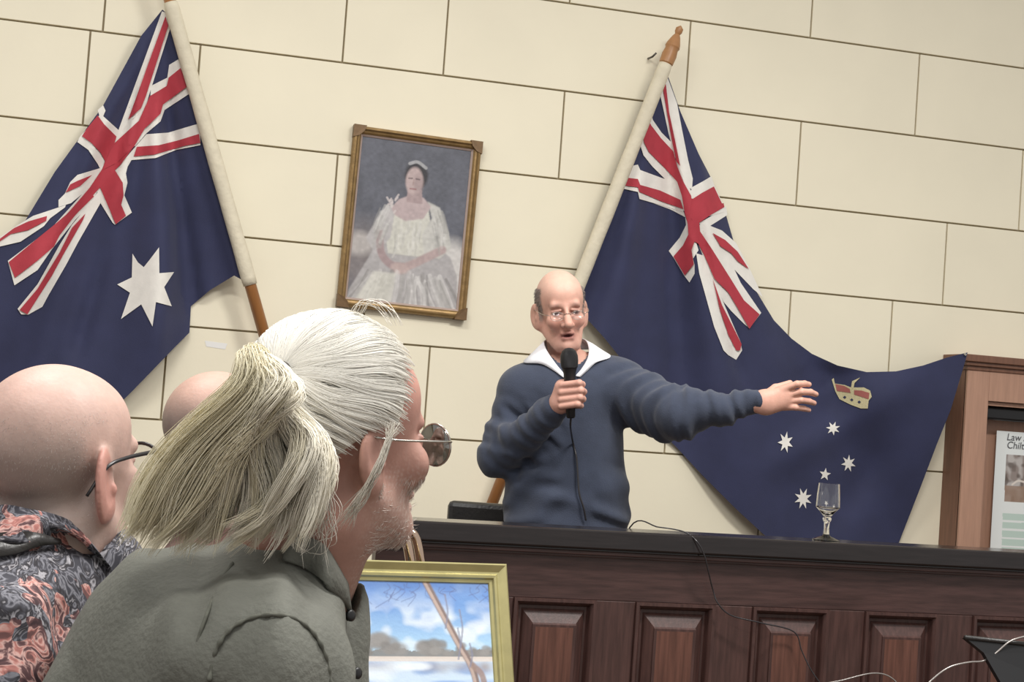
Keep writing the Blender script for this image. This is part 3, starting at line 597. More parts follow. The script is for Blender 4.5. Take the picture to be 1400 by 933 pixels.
M['ink'] = mat('grey_ink', (96, 96, 100), .7)
text('lettering', 'Law a', 1376, 602, YPp-.002, .042, 'ink', nt_); text('lettering', 'Chilte', 1376, 613, YPp-.002, .042, 'ink', nt_)

# ================================================================== SDF modelling
class Sdf:
    def __init__(s, lo, hi, h):
        s.lo = np.array(lo, float); s.h = h; s.n = np.ceil((np.array(hi)-s.lo)/h).astype(int)+1
        s.ax = [s.lo[i]+h*np.arange(s.n[i]) for i in range(3)]; s.D = np.full(s.n, 1.0)
    def sl(s, lo, hi):
        out = []
        for i in range(3):
            a = int(np.floor((lo[i]-s.lo[i])/s.h)); b = int(np.ceil((hi[i]-s.lo[i])/s.h))+1; out.append(slice(max(0, a), max(0, min(int(s.n[i]), b))))
        return tuple(out)
    def pts(s, sl):
        return (s.ax[0][sl[0]][:, None, None], s.ax[1][sl[1]][None, :, None], s.ax[2][sl[2]][None, None, :])
    def op(s, fn, lo, hi, k, sub=False):
        sl = s.sl(lo, hi)
        if any(x.stop <= x.start for x in sl): return
        d = fn(*s.pts(sl)); D = s.D[sl]; d = np.broadcast_to(d, D.shape)
        if sub:
            d = -d; hh = np.clip(.5-.5*(d-D)/-k if False else .5+.5*(d-D)/k, 0, 1); s.D[sl] = D*(1-hh)+d*hh+k*hh*(1-hh)
        else:
            hh = np.clip(.5+.5*(d-D)/k, 0, 1); s.D[sl] = d*(1-hh)+D*hh-k*hh*(1-hh)
    def cone(s, a, b, r1, r2, k=.02, sc=(1, 1, 1), sub=False):
        a = np.array(a, float); b = np.array(b, float); sc = np.array(sc, float); m = max(r1, r2)*sc.max()+2*k+.02
        lo = np.minimum(a, b)-m; hi = np.maximum(a, b)+m; ba = (b-a)/sc; L = ba@ba+1e-12
        def fn(x, y, z):
            px, py, pz = (x-a[0])/sc[0], (y-a[1])/sc[1], (z-a[2])/sc[2]; t = np.clip((px*ba[0]+py*ba[1]+pz*ba[2])/L, 0, 1)
            return (np.sqrt((px-t*ba[0])**2+(py-t*ba[1])**2+(pz-t*ba[2])**2)-(r1+(r2-r1)*t))*sc.min()
        s.op(fn, lo, hi, k, sub)
    def ell(s, c, r, k=.02, R=None, sub=False):
        c = np.array(c, float); r = np.array(r, float); m = r.max()+2*k+.02
        def fn(x, y, z):
            p = (x-c[0], y-c[1], z-c[2])
            if R is not None: p = tuple(R[0, i]*p[0]+R[1, i]*p[1]+R[2, i]*p[2] for i in range(3))   # columns of R = axes
            k0 = np.sqrt((p[0]/r[0])**2+(p[1]/r[1])**2+(p[2]/r[2])**2); k1 = np.sqrt((p[0]/r[0]**2)**2+(p[1]/r[1]**2)**2+(p[2]/r[2]**2)**2)+1e-9
            return k0*(k0-1)/k1
        s.op(fn, c-m, c+m, k, sub)
    def warp(s, fn):
        X = s.pts((slice(None),)*3); s.D += fn(*X)
    def net(s, off=0.0):
        D = s.D+off; sg = D < 0
        cor = [(i, j, k) for i in (0, 1) for j in (0, 1) for k in (0, 1)]
        cnt = sum(sg[i:sg.shape[0]-1+i, j:sg.shape[1]-1+j, k:sg.shape[2]-1+k].astype(np.int8) for i, j, k in cor)
        mc = np.argwhere((cnt > 0) & (cnt < 8)); idx = np.full(cnt.shape, -1, np.int64); idx[tuple(mc.T)] = np.arange(len(mc))
        val = {c: D[mc[:, 0]+c[0], mc[:, 1]+c[1], mc[:, 2]+c[2]] for c in cor}; acc = np.zeros((len(mc), 3)); num = np.zeros(len(mc))
        for a in cor:
            for ax in range(3):
                if a[ax]: continue
                b = list(a); b[ax] = 1; b = tuple(b); va, vb = val[a], val[b]; cr = (va < 0) != (vb < 0); t = np.where(cr, va/np.where(cr, va-vb, 1), 0)
                p = np.tile(np.array(a, float), (len(mc), 1)); p[:, ax] += t; acc += p*cr[:, None]; num += cr
        V = s.lo+s.h*(mc+acc/num[:, None]); Fs = []
        for ax in range(3):
            o1, o2 = (ax+1) % 3, (ax+2) % 3
            a = [slice(None)]*3; b = [slice(None)]*3; a[ax] = slice(0, -1); b[ax] = slice(1, None)
            e = sg[tuple(a)] != sg[tuple(b)]; E_ = np.argwhere(e); ok = (E_[:, o1] > 0) & (E_[:, o2] > 0) & (E_[:, o1] < sg.shape[o1]-1) & (E_[:, o2] < sg.shape[o2]-1); E_ = E_[ok]
            ins_ = sg[tuple(E_.T)]; q = []
            for d1, d2 in ((-1, -1), (0, -1), (0, 0), (-1, 0)):
                c = E_.copy(); c[:, o1] += d1; c[:, o2] += d2; q.append(idx[tuple(c.T)])
            q = np.stack(q, 1); q = np.where(ins_[:, None], q, q[:, ::-1]); Fs.append(q)
        return V, np.vstack(Fs)
    def hit(s, px, py, q0, q1, lift=0.0, n=500):
        """first point of the solid met along a pixel's ray, heading frame"""
        for q in np.linspace(q0, q1, n):
            p = cf(px, py, q); i = np.round((p-s.lo)/s.h).astype(int)
            if (i < 0).any() or (i >= s.n).any(): continue
            if s.D[tuple(i)] < 0: return cf(px, py, q-lift)
        return cf(px, py, q1)
def rotm(f, roll=0.0):
    """head frame from a facing direction: columns = (person's left, backwards, up)"""
    f = np.array(f, float); f /= np.linalg.norm(f); up = np.array([0, 0, 1.0]); lft = np.cross(up, f); lft /= np.linalg.norm(lft); u = np.cross(f, lft)
    # person facing f: left = up x f
    l2 = lft*math.cos(roll)+u*math.sin(roll); u2 = -lft*math.sin(roll)+u*math.cos(roll)
    return np.stack([l2, -f, u2], 1)
def head_sdf(c, R, s, h=.003, face=True, neck=None, neckr=.056, ear=1.0, nose=1.0, jaw=1.0, ext=.15, wf=1.0, cheek=1.0, earx=.079, fore=1.0, brow=.0115):
    c = np.array(c, float); lo = c-np.array([ext, ext, ext])*s; hi = c+np.array([ext, ext, ext])*s
    if neck is not None: lo = np.minimum(lo, np.array(neck)-.05); hi = np.maximum(hi, np.array(neck)+.05)
    g = Sdf(lo, hi, h); P = lambda *v: c+R@(np.array(v, float)*s*[wf, 1, 1])
    E = lambda v, r, k=.012, sub=False, tilt=None: g.ell(P(*v), np.array(r)*s*[wf if r[0] > .02 else 1, 1, 1], k, R if tilt is None else R@tilt, sub)
    C = lambda a, b, r1, r2, k=.008, sub=False: g.cone(P(*a), P(*b), r1*s, r2*s, k, sub=sub)
    E((0, .012, .042), (.0755, .098, .083), .02)
    E((0, -.022, -.022), (.060*cheek, .070, .090), .03)
    E((0, -.048, -.086), (.036*jaw, .038, .026), .03)
    for sx in (-1, 1):
        C((sx*.053*cheek, -.005, -.055), (sx*.024, -.066, -.096), .018, .016, .025)
        E((sx*.040, -.072, -.022), (.020, .018, .022), .02)
    E((0, -.030, .052), (.058*fore, .060, .052), .02)
    C((-.036, -.081, .023), (.036, -.081, .023), brow, brow, .012)
    if face:
        C((0, -.088, .018), (0, -.112*nose, -.030), .0075, .0130, .010)
        for sx in (-1, 1):
            E((sx*.013, -.100, -.034), (.0085, .011, .008), .006)
            E((sx*.031, -.099, .004), (.021, .021, .0135), .010, True)
            E((sx*.031, -.0775, .002), (.0125, .0125, .0115), .003)
            C((sx*.018, -.0885, .0100), (sx*.044, -.080, .0075), .0034, .0034, .004)
            C((sx*.020, -.0890, -.0085), (sx*.043, -.080, -.007), .0035, .0035, .004)
            C((sx*.020, -.096, -.040), (sx*.030, -.086, -.062), .0022, .0015, .006, True)
        C((-.017, -.089, -.058), (.017, -.089, -.058), .0055, .0055, .006); C((-.008, -.094, -.057), (.008, -.094, -.057), .005, .005, .006)
        C((-.013, -.088, -.073), (.013, -.088, -.073), .0062, .0062, .006)
        E((0, -.097, -.0655), (.0145, .014, .0042), .003, True)
        E((0, -.083, -.098), (.016, .014, .014), .012)
    for sx in (-1, 1):
        th = -.42*sx; T = np.array([[math.cos(th), -math.sin(th), 0], [math.sin(th), math.cos(th), 0], [0, 0, 1]])
        E((sx*earx, .016, -.008), (.0075, .021*ear, .034*ear), .009, tilt=T)
        E((sx*.076, .008, -.036), (.006, .010*ear, .012), .008, tilt=T)
        E((sx*(earx+.0075), .013, -.004), (.0045, .0115*ear, .020*ear), .004, True, tilt=T)
        E((sx*.080, .002, -.014), (.005, .005, .007), .004)
        E((sx*.064, .006, -.026), (.015, .017, .030), .010)
    if neck is not None:
        a = P(0, .022, -.075); g.cone(a, neck, neckr*s, neckr*1.1, .018); g.cone(P(0, -.02, -.085), np.array(neck)*.4+a*.6, .032*s, .04, .02)
    g.P = P; return g
def person(name, c, label, group, loc):
    o = empty(name, hf(np.array([loc[0], loc[1], 0])), -YAW); tag(o, label, 'person', group); return o
def put(name, VF, base, m, parent, colors=None):
    V, Fc = VF; V = V-np.array([base[0], base[1], 0]); return mesh(name, V, Fc, m, parent, colors=colors, world=False)
def join(parts):
    Vs, Fs, Cs, n = [], [], [], 0
    for V, Fc, Cc in parts: Vs.append(V); Fs.append(Fc+n); Cs.append(np.broadcast_to(Cc, V.shape)); n += len(V)
    return np.vstack(Vs), np.vstack(Fs), np.vstack(Cs)
def strands(P, r, cols, sides=3):
    """P (N,S,3) -> tube mesh"""
    N, K, _ = P.shape; T = np.gradient(P, axis=1); T /= np.linalg.norm(T, axis=2, keepdims=True)+1e-12
    ref = np.array([.3, -.5, .81]); A = np.cross(T, ref); A /= np.linalg.norm(A, axis=2, keepdims=True)+1e-9; B = np.cross(T, A)
    th = np.arange(sides)*2*math.pi/sides; prof = np.ones(K); prof[-1] = .25; prof[-2] = .6; prof[0] = .7
    rad = np.broadcast_to(np.asarray(r), (N,))[:, None]*prof[None]
    V = P[:, :, None]+rad[:, :, None, None]*(np.cos(th)[None, None, :, None]*A[:, :, None]+np.sin(th)[None, None, :, None]*B[:, :, None])
    base = (np.arange(N)*K*sides)[:, None, None]; i = np.arange(K-1)[None, :, None]*sides; j = np.arange(sides)[None, None]; j2 = (j+1) % sides
    q = np.stack([base+i+j, base+i+j2, base+i+sides+j2, base+i+sides+j], -1).reshape(-1, 4)
    return V.reshape(-1, 3), q, np.repeat(cols, K*sides, axis=0)
def sm(a, b, x): t = np.clip((x-a)/(b-a), 0, 1); return t*t*(3-2*t)
def torus_rim(c, R, rx, rz, r, n=28, curve=0.0):
    t = np.arange(n+1)*2*math.pi/n; return np.array([c+R@np.array([rx*math.cos(a), curve*(math.cos(a)**2), rz*math.sin(a)]) for a in t])
def lens_data(c, R, rx, rz):
    n = 24; ring = [c+R@np.array([rx*math.cos(a), 0, rz*math.sin(a)]) for a in np.arange(n)*2*math.pi/n]; back = [p+R@np.array([0, .0015, 0]) for p in ring]
    V = np.array(ring+back); Fc = [tuple(range(n))[::-1], tuple(range(n, 2*n))]+[(i, (i+1) % n, n+(i+1) % n, n+i) for i in range(n)]; return V, Fc
def local(o, base, V): return np.asarray(V)-np.array([base[0], base[1], 0])

# ================================================================== the speaker
QS = 4.78
sp = lambda x, y, dq=0.0: cf(x, y, QS+dq)
sb = sp(775, 700)
spk = person('person', sb, 'bald man in a navy jumper and white collar speaking into a microphone, arm outstretched', 'people', sb)
shoulderR, shoulderL = sp(712, 532, .0), sp(846, 527, .0)
elR, wrR = sp(683, 624, -.03), sp(756, 560, -.20)
elL, wrL = sp(930, 566, -.17), sp(1034, 551, -.22)
g = Sdf([sb[0]-.36, QS-.36, .80], [sb[0]+.62, QS+.22, 1.62], .007)
g.cone(sp(778, 560), sp(775, 700), .160, .172, .03, (1, .68, 1)); g.cone(sp(775, 690), sp(775, 760), .180, .172, .03, (1, .68, 1))
g.cone(sp(735, 540), sp(825, 535), .075, .075, .04, (1, 1.15, 1.1)); g.cone(sp(779, 500, .02), shoulderR+[.0, 0, -.004], .058, .056, .04); g.cone(sp(779, 500, .02), shoulderL, .058, .058, .04)
g.cone(shoulderR, elR, .066, .064, .03); g.cone(elR, wrR, .062, .043, .02)
g.cone(shoulderL, elL, .078, .070, .04); g.cone(elL, wrL, .068, .034, .03)
g.cone(sp(870, 560, -.03), sp(905, 578, -.1), .05, .055, .04)
def fold(x, y, z):
    u = x*1.0; return .0032*np.sin(55*(z+.25*x)+6*np.sin(9*x+4*y))*sm(.30, .5, np.abs(x-sb[0])+.25*(1.45-z))+.004*np.sin(38*x+30*z)*sm(sb[0]+.22, sb[0]+.32, x)+.003*np.sin(70*z+14*x)*sm(1.12, 1.0, z)
g.warp(fold)
def crease(g_, a, b, r_, amp, k_):
    # soft pulled ridges across a limb between two points
    a = np.array(a); b = np.array(b); d_ = b-a; L_ = np.linalg.norm(d_); d_ /= L_
    def fn(x, y, z):
        t_ = (x-a[0])*d_[0]+(y-a[1])*d_[1]+(z-a[2])*d_[2]; q_ = np.sqrt(np.maximum((x-a[0])**2+(y-a[1])**2+(z-a[2])**2-t_*t_, 0))
        return amp*np.sin(k_*t_+1.5*np.sin(30*z+17*x)+9*(z-a[2]))*sm(-.03, .03, t_)*sm(L_+.03, L_-.03, t_)*sm(r_*1.6, r_, q_)
    g_.warp(fn)
crease(g, elL+[-.02, 0, 0], wrL, .09, .0036, 83); crease(g, elL+[-.04, 0, 0], wrL, .09, .0030, 171); crease(g, shoulderL+[.03, 0, 0], elL, .1, .0035, 64); crease(g, shoulderL+[.05, 0, 0], elL, .1, .003, 139); crease(g, elR+[.02, 0, .02], wrR, .08, .003, 70); crease(g, elR+[.02, 0, .02], wrR, .08, .0025, 150); crease(g, shoulderR+[0, 0, -.06], elR, .09, .0035, 62); crease(g, shoulderR+[0, 0, -.04], elR, .09, .003, 131)
crease(g, sp(700, 640, -.1), sp(730, 725, -.1), .09, .006, 85); crease(g, sp(860, 640, -.1), sp(840, 725, -.1), .06, .005, 85); crease(g, sp(725, 560, -.1), sp(700, 620, -.1), .06, .006, 75)
hemc = sp(775, 716)
g.cone(sp(775, 722), sp(775, 760), .160, .165, .012, (1, .68, 1))
nk = sp(776, 515, .03)
inner = g.net(.012)
g.cone(sp(778, 440, .02), sp(779, 505, .0), .055, .066, .01, sub=True); g.cone(sp(780, 470, -.09), sp(781, 512, -.12), .03, .012, .01, sub=True)
put('jumper', g.net(), sb, 'knit', spk)
Rh = rotm((.15, -1, -.10), math.radians(9.0))
hc = sp(767, 427, .0)
hd = head_sdf(hc, Rh, 1.0, .0026, neck=sp(780, 520, .02), neckr=.047, wf=.93, nose=1.08, jaw=.80, cheek=.86, ear=1.12, earx=.0815)
V, Fc = hd.net(); Lh = (V-hc)@Rh/[.93, 1, 1]
skin = np.tile(lin((208, 160, 142)), (len(V), 1)); x, y, z = Lh.T
def tint(m, rgb): 
    global skin; skin = skin*(1-m[:, None])+lin(rgb)*m[:, None]
tint(sm(.03, .09, z)*.5, (224, 190, 172)); tint(np.exp(-((z+.066)/.012)**2-(x/.026)**2)*(y < -.06), (150, 86, 82)); tint(np.exp(-((z+.03)/.02)**2-((np.abs(x)-.04)/.02)**2)*.35, (196, 132, 120))
tint(np.exp(-((z+.0655)/.0035)**2-(x/.017)**2)*(y < -.072), (70, 36, 36))
eye = np.exp(-((z-.003)/.010)**2-((np.abs(x)-.031)/.015)**2)*(y < -.05); tint(np.clip(eye*.7, 0, 1), (150, 104, 94)); eye = np.exp(-((z-.002)/.0055)**2-((np.abs(x)-.031)/.010)**2)*(y < -.05); tint(np.clip(eye*1.6, 0, 1), (66, 48, 44))  # wider tint paints the shade of the sockets into the skin; smaller one the eyes
tint(np.exp(-((z-.026)/.006)**2-((np.abs(x)-.031)/.018)**2)*(y < -.05)*.7, (128, 100, 90))
fringe = sm(.058, .066, np.abs(x))*sm(-.045, -.02, y)*sm(-.035, -.01, z)*sm(.085, .06, z); fringe = np.maximum(fringe, sm(.03, .06, y)*sm(-.05, -.03, z)*sm(.08, .05, z)); fringe = fringe*(1-((np.abs(x) > .074) & (z < .03) & (y > -.02) & (y < .04)))
tint(fringe*.8, (122, 112, 106)); tint(sm(-.06, -.09, z)*(y < 0)*.25, (150, 120, 112))
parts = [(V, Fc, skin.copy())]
# hand round the microphone
mtop, mbot = sp(778, 484, -.262), sp(780.5, 572, -.25)
hg = Sdf(sp(745, 580, -.36)-[.02, .02, .03], sp(800, 505, -.16)+[.04, .03, .02], .0022)
hg.cone(wrR, sp(765, 552, -.228), .027, .026, .012); hg.cone(sp(764, 548, -.23), sp(768, 530, -.245), .024, .021, .014, (1, 1, 1.1)); hg.cone(sp(762, 556, -.225), sp(771, 556, -.235), .020, .019, .012)
for i, yy in enumerate((525, 535, 545, 554)):
    rf = (.0098, .0102, .0098, .0088)[i]; lx = (0, 2, 1, -2)[i]
    A = sp(769-.6*i, yy+2, -.262); B = sp(792+lx, yy-1, -.289); Cc = sp(796+lx, yy+1, -.262); Dd = sp(787, yy+2, -.237)
    hg.cone(A, B, rf*1.05, rf, .006); hg.cone(B, Cc, rf, rf*.92, .004); hg.cone(Cc, Dd, rf*.92, rf*.8, .004)
hg.cone(sp(766, 545, -.22), sp(772, 525, -.222), .014, .012, .01); hg.cone(sp(772, 525, -.222), sp(781, 517, -.232), .0115, .0095, .005)
V, Fc = hg.net(); parts.append((V, Fc, np.tile(lin((206, 158, 142)), (len(V), 1))))
# outstretched hand
hg = Sdf(sp(1020, 580, -.36)-[.02, .0, .02], sp(1125, 510, -.12)+[.02, .03, .02], .0022)
hq = -.235
hg.cone(wrL+[-.02, 0, 0], sp(1046, 550, hq), .029, .030, .012, (1, .8, 1)); 
hg.cone(sp(1046, 545, hq), sp(1074, 537, hq-.005), .024, .017, .014, (1, .75, 1)); hg.cone(sp(1046, 556, hq), sp(1074, 552, hq), .022, .017, .014, (1, .75, 1)); hg.cone(sp(1050, 553, hq), sp(1074, 545, hq-.004), .022, .018, .014, (1, .75, 1))
fing = [((1070, 533), (1090, 525.5), (1100, 525), (1106, 526), .0098), ((1076, 541), (1096, 536), (1108, 536.5), (1115.5, 539.5), .0100), ((1076, 549), (1095, 547.5), (1106, 549), (1113, 551.5), .0094), ((1072, 557), (1088, 557.5), (1099, 559), (1106, 561), .0084)]
for i, (a, b, c_, d, rf) in enumerate(fing):
    q_ = hq-.010+.004*i; a, b, c_, d = sp(*a, q_+.004), sp(*b, q_-.012), sp(*c_, q_+.008), sp(*d, q_+.02)
    hg.cone(a, b, rf*1.1, rf, .006); hg.cone(b, c_, rf, rf*.92, .003); hg.cone(c_, d, rf*.92, rf*.78, .003)
hg.cone(sp(1042, 545, hq+.02), sp(1060, 531, hq+.03), .015, .012, .010); hg.cone(sp(1060, 531, hq+.03), sp(1080, 524, hq+.035), .011, .0085, .005)
V, Fc = hg.net(); parts.append((V, Fc, np.tile(lin((208, 160, 142)), (len(V), 1))))
parts.append((inner[0], inner[1], lin((206, 160, 142))))
# trousers and shoes stand on the floor behind the bench
tg = Sdf([sb[0]-.25, QS-.3, 0], [sb[0]+.25, QS+.2, 1.0], .012)
tg.cone([sb[0], QS, .93], [sb[0], QS, .84], .16, .165, .03, (1, .7, 1))
for s_ in (-1, 1): tg.cone([sb[0]+s_*.085, QS, .84], [sb[0]+s_*.10, QS-.01, .46], .088, .064, .03); tg.cone([sb[0]+s_*.10, QS-.01, .46], [sb[0]+s_*.11, QS+.02, .07], .064, .05, .02)
put('trousers', tg.net(), sb, 'trouser', spk)
for s_ in (-1, 1):
    fg = Sdf([sb[0]-.25, QS-.28, -.01], [sb[0]+.25, QS+.16, .16], .008); fg.cone([sb[0]+s_*.11, QS+.04, .05], [sb[0]+s_*.13, QS-.16, .038], .048, .040, .02); fg.D = np.maximum(fg.D, -(fg.ax[2][None, None]-.002)+0*fg.D)
    put('shoe', fg.net(), sb, 'black', spk)
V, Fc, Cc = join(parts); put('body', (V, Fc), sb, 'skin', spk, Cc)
# short hair round the back and sides
def scalp_strands(hd_, hc_, R_, s_, region, n, length, rad, cfun, comb=(0, .6, -1)):
    Vv, _ = hd_.net(); s_ = np.asarray(s_); Ll = (Vv-hc_)@R_/s_; ok = region(*Ll.T); Vv = Vv[ok]; Ll = Ll[ok]
    pick = rng.integers(0, len(Vv), n); p0 = Vv[pick]; l0 = Ll[pick]; nrm = l0-np.array([0, .012, .02]); nrm /= np.linalg.norm(nrm, axis=1)[:, None]; nrm = nrm@R_.T
    cb = np.array(comb, float)@R_.T; cb = cb+rng.normal(0, .35, (n, 3)); cb -= nrm*np.sum(cb*nrm, 1)[:, None]; cb /= np.linalg.norm(cb, axis=1)[:, None]
    t = np.linspace(0, 1, 4)[None, :, None]; ln = (length*rng.uniform(.5, 1.2, n))[:, None, None]
    return strands(p0[:, None]+cb[:, None]*t*ln+nrm[:, None]*(np.sin(t*1.6)*ln*.22), rad, cfun(n))
def cols(base, var): return lambda n: lin(base)*np.clip(rng.normal(1, var, (n, 1)), .3, 1.7)
reg = lambda x, y, z: (((np.abs(x) > .058) & (y > -.035) & (z > .012) & (z < .075) & (np.abs(x) < .08)) | ((y > .045) & (z > -.05) & (z < .075)))
V, Fc, Cc = scalp_strands(hd, hc, Rh, np.array([.93, 1, 1]), reg, 1800, .012, .0006, cols((136, 126, 120), .3)); tag(put('hair', (V, Fc), sb, 'hair', spk, Cc), kind='stuff')
# collar
def strip(name, rows_, m, parent, base, thick=.003, sub=4):
    rows_ = [[np.array(v, float) for v in r] for r in rows_]; A = spline(np.array([r[0] for r in rows_]), len(rows_)*sub); B = spline(np.array([r[-1] for r in rows_]), len(rows_)*sub)
    Mid = spline(np.array([r[1] if len(r) == 3 else (r[0]+r[1])/2 for r in rows_]), len(rows_)*sub)
    n = len(A); V = np.vstack([A, Mid, B]); Fc = [(i, i+1, n+i+1, n+i) for i in range(n-1)]+[(n+i, n+i+1, 2*n+i+1, 2*n+i) for i in range(n-1)]
    o = mesh(name, local(parent, base, V), Fc, m, parent, world=False); md = o.modifiers.new('thick', 'SOLIDIFY'); md.thickness = thick; md.offset = 0; return o
def onj(x, y, l=.006): return g.hit(x, y, QS-.3, QS+.1, l)
strip('collar', [(sp(790, 466, .085), sp(800, 470, .09), sp(806, 478, .085)), (sp(760, 464, .08), sp(752, 470, .085), sp(748, 480, .085)), (sp(745, 466, .03), sp(733, 478, .03), sp(722, 490, .0)), (sp(746, 476, -.035), sp(734, 487, -.04), onj(717, 496)), (sp(757, 494, -.065), sp(750, 496, -.07), onj(740, 498)), (sp(768, 508, -.085), sp(766, 508, -.09), onj(757, 507)), (sp(776, 516, -.1), sp(774, 516, -.1), onj(771, 517))], 'shirtw', spk, sb)
strip('collar', [(sp(760, 464, .08), sp(752, 470, .085), sp(748, 478, .085)), (sp(790, 463, .085), sp(800, 468, .09), sp(808, 476, .085)), (sp(801, 466, .035), sp(814, 474, .03), sp(829, 483, .01)), (sp(805, 478, -.02), sp(818, 484, -.03), onj(834, 489)), (sp(803, 491, -.06), sp(810, 493, -.07), onj(815, 496)), (sp(795, 505, -.085), sp(798, 506, -.09), onj(803, 507)), (sp(787, 514, -.1), sp(789, 515, -.1), onj(793, 516))], 'shirtw', spk, sb)
# half-rim spectacles
gl = lambda *v: hc+Rh@(np.array(v, float)*[.95, 1, 1])
bm_parts = []
for s_ in (-1, 1):
    P = torus_rim(gl(s_*.032, -.107, -.006), Rh, .021, .0125, .001); put_ = tube_data(P, .0007, 6); o = mesh('spectacle_rim', local(spk, sb, put_[0]), put_[1], 'steel', spk, world=False)
    lv = lens_data(gl(s_*.032, -.107, -.006), Rh, .0205, .012); mesh('lens', local(spk, sb, lv[0]), lv[1], 'lens', o, world=False)
    tv = tube_data(spline([gl(s_*.055, -.106, -.002), gl(s_*.072, -.08, .002), gl(s_*.082, .0, .012), gl(s_*.082, .02, .006)], 16), .001, 6); mesh('spectacle_arm', local(spk, sb, tv[0]), tv[1], 'steel', spk, world=False)
tv = tube_data(spline([gl(-.010, -.108, -.002), gl(0, -.114, .002), gl(.010, -.108, -.002)], 10), .0011, 6); mesh('spectacle_bridge', local(spk, sb, tv[0]), tv[1], 'steel', spk, world=False)
# microphone and its lead
mic = empty('microphone', hf(mbot)); tag(mic, 'black handheld microphone with a round grille, gripped by the speaker', 'microphone')
dm = (mtop-mbot)/np.linalg.norm(mtop-mbot); Lm = np.linalg.norm(mtop-mbot)
lathe('handle', hf(mbot), hf(mtop), [(0, .010), (.004, .0125), (.06, .014), (Lm-.055, .0175), (Lm-.045, .020), (Lm-.040, .0215)], 'black', mic, 20)
lathe('grille', hf(mbot), hf(mtop), [(Lm-.041, .020), (Lm-.038, .0235), (Lm-.02, .0255), (Lm-.005, .0245), (Lm+.008, .0195), (Lm+.015, .011), (Lm+.017, .002)], 'grille', mic, 24)
zedge = zb+.004
P = [mbot, sp(780, 584, -.225)]+[g.hit(x, y, QS-.3, QS+.1, .009) for x, y in ((783, 604), (788, 625), (790, 650), (792, 675), (798, 695), (801, 712))]
Pw = [hf(p) for p in P]
lead = [at(830, 733, YB+.2)*[1, 1, 0]+[0, 0, zb-.2], at(862, 728, YB+.14)*[1, 1, 0]+[0, 0, zb+.006], at(900, 728, YB+.06)*[1, 1, 0]+[0, 0, zb+.012], at(935, 734, YB+.02)*[1, 1, 0]+[0, 0, zb+.006], at(953, 741, YB-.01), at(963, 760, YB-.014), at(968, 780, YB-.008), at(975, 808, YB+.01), at(982, 826, YB-.0), at(1000, 842, YB+.0), at(1040, 852, YB-.01), at(1085, 864, YB+.0), at(1096, 890, YB-.0), at(1108, 915, YB-.01), at(1125, 940, YB-.02), at(1160, 990, YB-.02)]
cbl = mesh('lead', *tube_data(spline(Pw, 60), .0028, 6), 'cable', mic)
cable = mesh('cable', *tube_data(spline(lead, 110), .0019, 6), 'cable', None); tag(cable, 'thin dark microphone cable trailing over the bench ledge and down its panels', 'cable')

# ================================================================== the man with the ponytail
QP = 1.80
pp = lambda x, y, dq=0.0: cf(x, y, QP+dq)
pb = pp(330, 900)
pt = person('person', pb, 'white-haired man with a long ponytail and grey-green shirt, seen from behind', 'people', pb)
ph = math.radians(42); fd = np.array([math.cos(ph), math.sin(ph), .07]); Rp = rotm(fd, math.radians(2)); ps = 1.03; pc_ = pp(462, 606)
phd = head_sdf(pc_, Rp, ps, .0028, neck=pp(395, 800, .02), neckr=.066, ear=.92, jaw=.95, cheek=.95, ext=.16, fore=1.1, brow=.007)
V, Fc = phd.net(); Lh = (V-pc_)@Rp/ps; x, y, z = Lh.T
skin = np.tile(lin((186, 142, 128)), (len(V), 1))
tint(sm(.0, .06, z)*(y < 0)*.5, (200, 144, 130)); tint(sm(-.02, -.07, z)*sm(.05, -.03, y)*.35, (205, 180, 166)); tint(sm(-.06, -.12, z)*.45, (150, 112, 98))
ns = np.sin(V[:, 0]*900+np.sin(V[:, 2]*700)*2)*np.sin(V[:, 2]*600+V[:, 1]*500); tint(np.clip(ns, 0, 1)*sm(-.0, -.05, z)*sm(.03, -.04, y)*.45, (226, 214, 204))
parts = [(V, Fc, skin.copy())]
# shirt
sg_ = Sdf(pp(30, 1300, 0)*[1, 0, 0]+[-.12, QP-.42, .40], pp(500, 700, 0)*[1, 0, 0]+[.10, QP+.36, 1.18], .007)
sg_.cone(pp(282, 965, .0), pp(280, 1250, .0), .160, .165, .04, (1, 1.15, 1))
sg_.cone(pp(250, 890, -.03), pp(235, 960, .0), .108, .14, .06)
sg_.cone(pp(350, 905, -.16), pp(290, 890, .20), .080, .090, .06)
sg_.cone(pp(405, 790, .0), pp(352, 900, -.12), .066, .075, .05); sg_.cone(pp(400, 790, .02), pp(300, 880, .15), .058, .075, .05)
sg_.cone(pp(366, 930, -.175), pp(385, 1120, -.20), .073, .064, .03); sg_.cone(pp(385, 1120, -.20), pp(540, 1180, -.05), .060, .047, .03)
sg_.cone(pp(290, 920, .21), pp(330, 1100, .22), .072, .064, .03)
sg_.cone(pp(396, 885, .0), pp(380, 1000, .0), .070, .092, .05)
def pfold(x, y, z):
    v = x-.35*(z-1.0)
    return .0085*np.sin(62*v+34*y+2.2*np.sin(7*z))*sm(1.10, .98, z)+.0026*np.sin(120*v+20*y+2.5*np.sin(11*z+1))+.0028*np.sin(48*z+26*x+2*np.sin(14*x))*sm(1.02, 1.10, z)
sg_.warp(pfold)
inner = sg_.net(.012)
sg_.cone(pp(430, 690), pp(398, 800, .0), .066, .074, .015, sub=True)
put('shirt', sg_.net(), pb, 'denim', pt)
parts.append((inner[0], inner[1], lin((196, 140, 120))))
def ons(x, y, l=.004): return sg_.hit(x, y, QP-.4, QP+.2, l)
